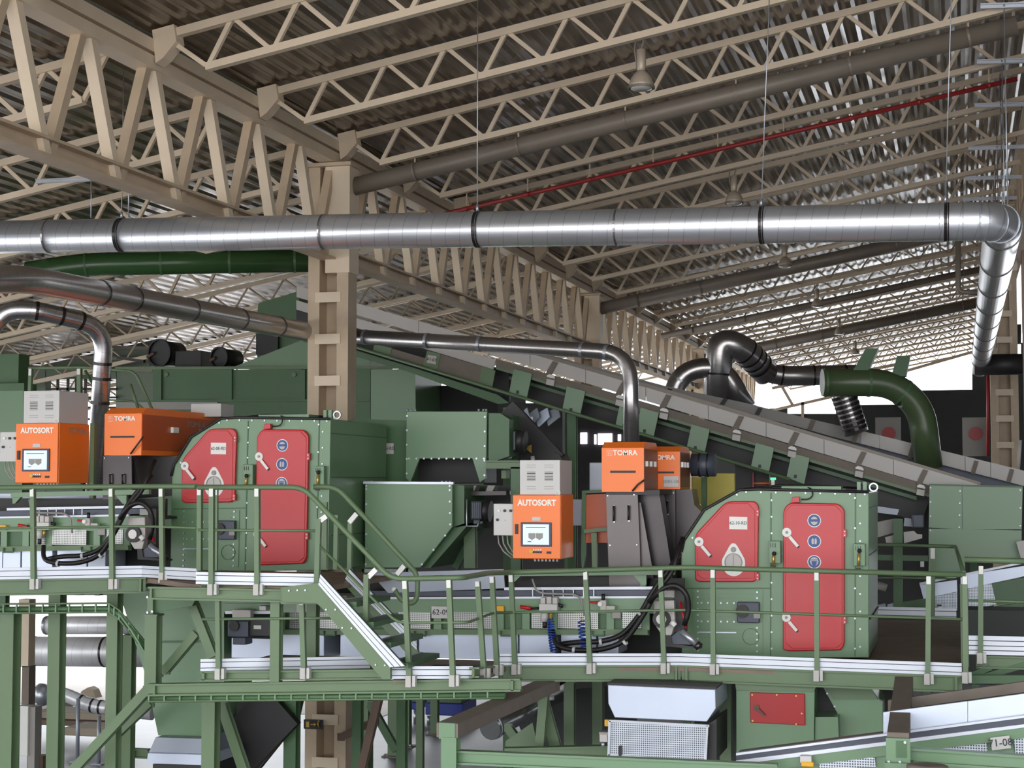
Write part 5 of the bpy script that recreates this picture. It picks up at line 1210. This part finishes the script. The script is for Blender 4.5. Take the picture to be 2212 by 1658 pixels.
# blue machines in the distance
for u0,u1,v0,v1,Y,lab in ((862,905,1506,1532,33,'blue machine partly behind the columns under the landing'),(918,1000,1508,1545,33,'long blue machine under the landing with silver legs')):
    t = thing('blue_machine', lab, 'machine', P((u0+u1)/2, v1 + 20, Y)); boxp('machine_body', 'blue_deep', t, u0, v0 + 10, u1, v1, Y, 1., .02); boxp('machine_top', 'green_dark', t, u0 + 4, v0 - 6, u1 - 4, v0 + 10, Y + .1, .8)
    for u in (u0 + 8, u1 - 8): MB().cyl(P(u, v1, Y + .3), V((P(u, v1, Y + .3).x, Y + .3, 0)), .04, 8).out('machine_leg', 'zinc', t)
# ---- dusty beams running away, bottom middle
t = thing('dusty_beam', 'green box beam with a dusty brown top, rising away from the bottom edge', 'steel beam', P(970, 1590, 14.0), 'dusty topped beams')
a, b = P(966, 1578, 14.2), P(1190, 1478, 17.4)
MB().beam(a, b, .2, .12).out('beam_box', 'dusty', t); MB().beam(a + Z*.064, b + Z*.064, .198, .006).out('dust_layer', 'dusty', t); MB().beam(a + V((-.0,-.01,0)), a + V((0,.0,0)) + (b-a)*.01, .15, .14).out('end_plate', 'green', t)
t = thing('steel_trestle', 'green frame of posts and rails along the bottom edge of the view', 'steel frame', P(1200, 1660, 14.4))
MB().hbeam(P(974,1590,14.25), V((P(974,1590,14.25).x,14.25,0)), .14, .14, up=(0,1,0)).out('post', 'green', t); MB().hbeam(P(990,1634,14.3), P(1680,1664,14.3), .1, .12).out('rail', 'green', t)
MB().hbeam(P(1090,1628,17.9), P(1580,1616,18.6), .12, .14).out('rear_rail', 'green_beam', t); MB().hbeam(P(1176,1500,18.4), P(1165,1632,18.4), .1, .1, up=(0,1,0)).out('post', 'green_beam', t)
polyp('gusset_sheet', 'green_beam', t, [(1092,1600),(1150,1560),(1165,1625),(1092,1628)], 18.8, .03)
t = thing('silver_pipe', 'dull silver pipe end below the dusty beam', 'pipe', P(1090, 1560, 19.5)); MB().cyl(P(1058,1572,19.4), P(1205,1492,21.), .145, 24).out('pipe_run', 'duct', t); MB().ring(P(1064,1569,19.45), P(1205,1492,21.)-P(1058,1572,19.4), .145, .03, .01).out('pipe_rim', 'zinc', t)
o = polyp('dark_bulk', 'interior', None, [(1095,1500),(1330,1480),(1330,1640),(1150,1640)], 21.5, 1.5); tag(o, 'shaded machine bulk behind the columns under the lower deck', 'machine')
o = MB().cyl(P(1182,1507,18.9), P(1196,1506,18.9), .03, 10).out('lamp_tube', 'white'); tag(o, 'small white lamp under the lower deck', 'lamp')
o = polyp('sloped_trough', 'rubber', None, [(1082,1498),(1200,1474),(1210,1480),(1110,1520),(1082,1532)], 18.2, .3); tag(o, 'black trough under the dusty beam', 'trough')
o = polyp('dark_bulk', 'interior', None, [(1500,1465),(1650,1470),(1650,1662),(1500,1662)], 20.2, .6); tag(o, 'added dark backing in the gap between galvanised hopper and red hatched box', 'machine')  # dark sheet added to fill the gap with shade
# ---- galvanised hopper with mesh guard
Yq = 17.0
t = thing('galvanised_hopper', 'galvanised hopper over a mesh guard box under the lower deck', 'hopper', P(1430, 1645, Yq))
polyp('hopper_front', 'pan', t, [(1313,1479),(1545,1489),(1546,1530),(1527,1558),(1328,1549),(1314,1519)], Yq, .9, .006); polyp('hopper_rim', 'charcoal', t, [(1312,1474),(1548,1484),(1546,1490),(1312,1480)], Yq + .05, .8)
g = polyp('mesh_guard', 'mesh_fine', t, [(1318,1558),(1530,1569),(1526,1645),(1315,1630)], Yq - .05, .05)
for pts in ([(1316,1554),(1532,1565),(1532,1570),(1316,1559)], [(1314,1556),(1319,1556),(1317,1632),(1312,1631)], [(1525,1566),(1530,1567),(1526,1647),(1521,1646)], [(1314,1628),(1526,1643),(1526,1648),(1314,1633)]): polyp('guard_frame', 'zinc', g, pts, Yq - .07, .04)
boxp('guard_handle', 'charcoal', g, 1336, 1611, 1341, 1635, Yq - .1, .05); polyp('side_case', 'charcoal', t, [(1531,1562),(1548,1552),(1548,1640),(1527,1648)], Yq + .05, .8)
t = thing('junction_box', 'small grey box with a yellow fitting beside the mesh guard', 'box', P(1305, 1600, Yq)); boxp('box_body', 'panel_white', t, 1295, 1585, 1312, 1602, Yq - .05, .12, .006); boxp('box_lid', 'soft_grey', t, 1294, 1581, 1313, 1586, Yq - .06, .13); MB().cyl(P(1303,1602,Yq), P(1303,1612,Yq), .02, 8).out('cable_gland', 'zinc', t); boxp('yellow_fitting', 'yellow', t, 1306, 1554, 1314, 1568, Yq, .05)
# ---- green box with the red hatch
Yw = 17.6
t = thing('transfer_box', 'green transfer box with a rectangular dark red hatch under the lower drum cabin', 'machine housing', P(1670, 1640, Yw))
polyp('box_front', 'green', t, [(1590,1474),(1760,1478),(1758,1640),(1590,1660)], Yw, 1.2, .006); polyp('upper_lip', 'green_beam', t, [(1588,1474),(1764,1478),(1758,1494),(1590,1490)], Yw - .04, .06)
h = polyp('hatch', 'red_deep', t, [(1620,1495),(1738,1498),(1739,1566),(1621,1560)], Yw - .03, .04, .006)
MB().cyl(P(1634,1528,Yw-.06), P(1634,1528,Yw-.02), .03, 10).out('hatch_handle', 'rust_brown', h); MB().beam(P(1634,1528,Yw-.06), P(1652,1545,Yw-.06), .03, .02).out('hatch_grip', 'rust_brown', h)
bolts('hatch_bolt', 'brass', h, [(1625,1500),(1678,1500),(1720,1502),(1626,1556),(1720,1563),(1732,1540)], Yw - .03, .01)
polyp('lower_shell', 'green', t, [(1761,1548),(1810,1548),(1812,1605),(1760,1620)], Yw + .05, 1.)
t = thing('chute_box', 'green angular chute box next to the red hatched box', 'chute', P(1850, 1620, Yw + .3))
polyp('chute_shell', 'green', t, [(1776,1480),(1880,1482),(1906,1520),(1907,1586),(1812,1604),(1812,1545)], Yw + .3, 1.); polyp('chute_fold', 'green_beam', t, [(1776,1480),(1880,1482),(1896,1510),(1800,1510)], Yw + .27, .03)
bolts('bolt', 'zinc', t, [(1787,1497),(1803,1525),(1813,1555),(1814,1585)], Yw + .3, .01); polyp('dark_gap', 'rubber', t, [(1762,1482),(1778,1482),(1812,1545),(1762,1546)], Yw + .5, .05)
# ---- number 71-08 conveyor at the bottom right
Y7 = 14.6
K0 = lambda u: lin((1590,1628),(2212,1543),u)
t = thing('belt_conveyor', 'aluminium sided conveyor with number plate rising along the bottom edge', 'conveyor', P(1950, 1650, Y7))
polyp('side_cover', 'pan', t, [(1908,1538),(2090,1514),(2090,1567),(1908,1590)], Y7 + .1, .04); polyp('side_cover', 'pan', t, [(2091,1514),(2240,1494),(2240,1546),(2091,1567)], Y7 + .1, .04)
polyp('belt_edge', 'motor', t, [(1590,1630),(2240,1546),(2240,1560),(1590,1643)], Y7 + .06, .3); polyp('upper_strip', 'alu', t, [(1590,1626),(2240,1541),(2240,1546),(1590,1631)], Y7 + .03, .05); polyp('lower_strip', 'alu', t, [(1590,1642),(2240,1560),(2240,1567),(1590,1651)], Y7 + .03, .05)
polyp('frame_rail', 'green', t, [(1590,1651),(2240,1567),(2240,1590),(1700,1658),(1590,1672)], Y7 + .05, .08)
for pts in ([(1768,1632),(1886,1616),(1892,1655),(1770,1662)], [(1975,1624),(2130,1602),(2134,1622),(1980,1640)], [(2190,1596),(2240,1590),(2240,1625),(2194,1627)]): polyp('mesh_guard', 'mesh_fine', t, pts, Y7 + .08, .03)
polyp('lower_frame', 'green', t, [(1600,1668),(2240,1588),(2240,1650),(1600,1700)], Y7 + .12, .05)
n_ = polyp('number_plate', 'grey_box', t, [(2139,1593),(2180,1588),(2184,1615),(2143,1620)], Y7, .015); o = text('71-08', n_, P(2161.5,1604,Y7-.005), .085, 'ink'); o.rotation_euler = (pi/2, radians(-7), 0)
boxp('pull_switch', 'grey_box', t, 1728, 1632, 1753, 1648, Y7 - .05, .08, .006); boxp('pull_lever', 'yellow', t, 1730, 1645, 1758, 1656, Y7 - .06, .06, .01)
polyp('far_side', 'dusty', t, [(1918,1512),(2240,1468),(2240,1498),(1918,1540)], Y7 + 1.0, .05); polyp('belt', 'rubber', t, [(1918,1536),(2240,1492),(2240,1520),(1918,1560)], Y7 + .6, .05)
t = thing('dusty_beam', 'dusty brown topped beam running away beside the rising aluminium conveyor', 'steel beam', P(1940, 1645, 13.9), 'dusty topped beams')
a, b = P(1940, 1605, 13.8), P(1953, 1480, 16.6)
MB().beam(a, b, .17, .16).out('beam_box', 'dusty', t); MB().beam(a + Z*.083, b + Z*.083, .168, .006).out('dust_layer', 'dusty', t); boxp('end_plate', 'green', t, 1914, 1594, 1966, 1650, 13.75, .03)
boxp('end_recess', 'green_dark', t, 1936, 1600, 1958, 1636, 13.74, .02); MB().hbeam(P(1968,1630,13.9), P(2240,1648,13.9), .1, .12).out('side_rail', 'green', t); boxp('foot_plate', 'green', t, 1912, 1648, 1972, 1680, 13.7, .2)
bolts('bolt', 'zinc', t, [(1920,1644),(1944,1644),(1955,1602)], 13.75, .012, .02)
o = MB().lathe(P(2003,1650,13.2), (0,0,-1), [(0,.10),(.01,.155),(2.6,.155)], 24).out('cardboard_drum', 'dusty'); tag(o, 'brown drum top peeking in at the bottom edge', 'drum')
polyp_ = polyp('dark_bulk', 'interior', None, [(1888,1485),(1936,1485),(1930,1540),(1910,1550),(1906,1520)], 18.6, .5); tag(polyp_, 'dark machine part between the chute box and the dusty beam', 'machine')
t = thing('under_frame', 'green frame bars below the four ribbed toe board', 'steel frame', P(2150, 1480, 17.5)); MB().beam(P(2085,1466,17.6), P(2240,1466,17.6), .08, .08).out('bar', 'green_dark', t); MB().beam(P(2120,1462,17.9), P(2230,1430,17.9), .06, .06).out('strut', 'green_dark', t); MB().beam(P(2088,1462,17.9), P(2140,1440,17.9), .06, .06).out('strut', 'green_dark', t)
o = boxp('dark_bulk', 'interior', None, 2092, 1318, 2260, 1480, 19.9, .6); tag(o, 'dark machine bulk behind the four ribbed toe board', 'machine')
# ================================================================== outside, seen under the upper deck
o = MB().box((-60, 34, .002), (-12, 70, .012)).out('ground_outside', 'ground'); struct(o)
t = duct('outdoor_duct', 'upper one of the two big ribbed silver ducts under the upper deck', 'air duct', [P(98,1350,27.5), P(330,1349,27.5)], .165, 'duct_outdoor', .1, (.02,), 28)
t = duct('outdoor_duct', 'lower and thicker one of the two big ribbed silver ducts under the upper deck', 'air duct', [P(68,1406,27), P(330,1408,27)], .265, 'duct_outdoor', .1, (.02,.62), 28, 'dark_steel')
t = duct('outdoor_duct', 'silver duct sloping to the floor behind the green columns', 'air duct', [P(112,1496,27.5), P(140,1499,27.5), P(198,1524,27.5), P(330,1540,27.5)], .125, 'duct_outdoor', .2, (.3,.42,.5,.58), 24, 'dark_steel')
MB().lathe(P(88,1500,27.5), P(112,1498,27.5)-P(88,1500,27.5), [(0,.21),(.08,.2),(.2,.125)], 20).out('end_cone', 'zinc', t)
o = boxp('green_crate', 'green', None, 62, 1483, 90, 1518, 27.8, .4, .01); tag(o, 'small green crate behind the cone end of the sloping duct', 'crate')
for u, v0, v1 in ((167,1508,1645),(213,1545,1650)):
    b0 = G(u, v1, 0); zt = P(u, v0, b0.y).z
    t = thing('pipe_stand', f'thin grey pipe stand {"under the cone end of" if u < 200 else "under the bend of"} the sloping duct', 'pipe stand', b0, 'grey pipe stands'); MB().cyl(b0, V((b0.x, b0.y, zt)), .035, 10).out('stand_tube', 'sheet_grey', t); MB().box(b0 + V((-.1,-.1,0)), b0 + V((.1,.1,.02))).out('foot_plate', 'sheet_grey', t)
for i, (u0,u1,v0,v1,Y,m,lab) in enumerate(((75,238,1538,1556,29.5,'block','dark stacked timber behind the sloping duct, upper layer'),(75,238,1556,1568,29.3,'rust_brown','dark stacked timber behind the sloping duct, lower layer'),(138,238,1572,1590,28.3,'block','long concrete block on the ground behind the green columns'),(75,115,1520,1536,30,'panel_white','pale slab lying on the timber stack'))):
    o = boxp('building_block', m, None, u0, v0, u1, v1, Y, .8, .02); o.location.z = max(o.location.z, .012); tag(o, lab, 'block')
t = thing('sign_post', 'cream column with a lower white box by the hall edge under the upper deck', 'steel column', P(52, 1650, 24)); boxp('post_shaft', 'cream_steel', t, 39, 1294, 62, 1440, 24, .2); boxp('post_base', 'dusty', t, 47, 1438, 62, 1530, 24, .2); boxp('white_box', 'white', t, 35, 1524, 60, 1632, 23.8, .2, .01); boxp('box_side', 'soft_grey', t, 60, 1526, 75, 1680, 23.85, .2); boxp('box_foot', 'rust_brown', t, 58, 1632, 92, 1680, 24.0, .2)
o = polyp('rubble_heap', 'block', None, [(170,1505),(176,1492),(190,1484),(200,1490),(208,1510)], 35.2, .3); tag(o, 'small grey heap outside under the upper deck', 'heap')
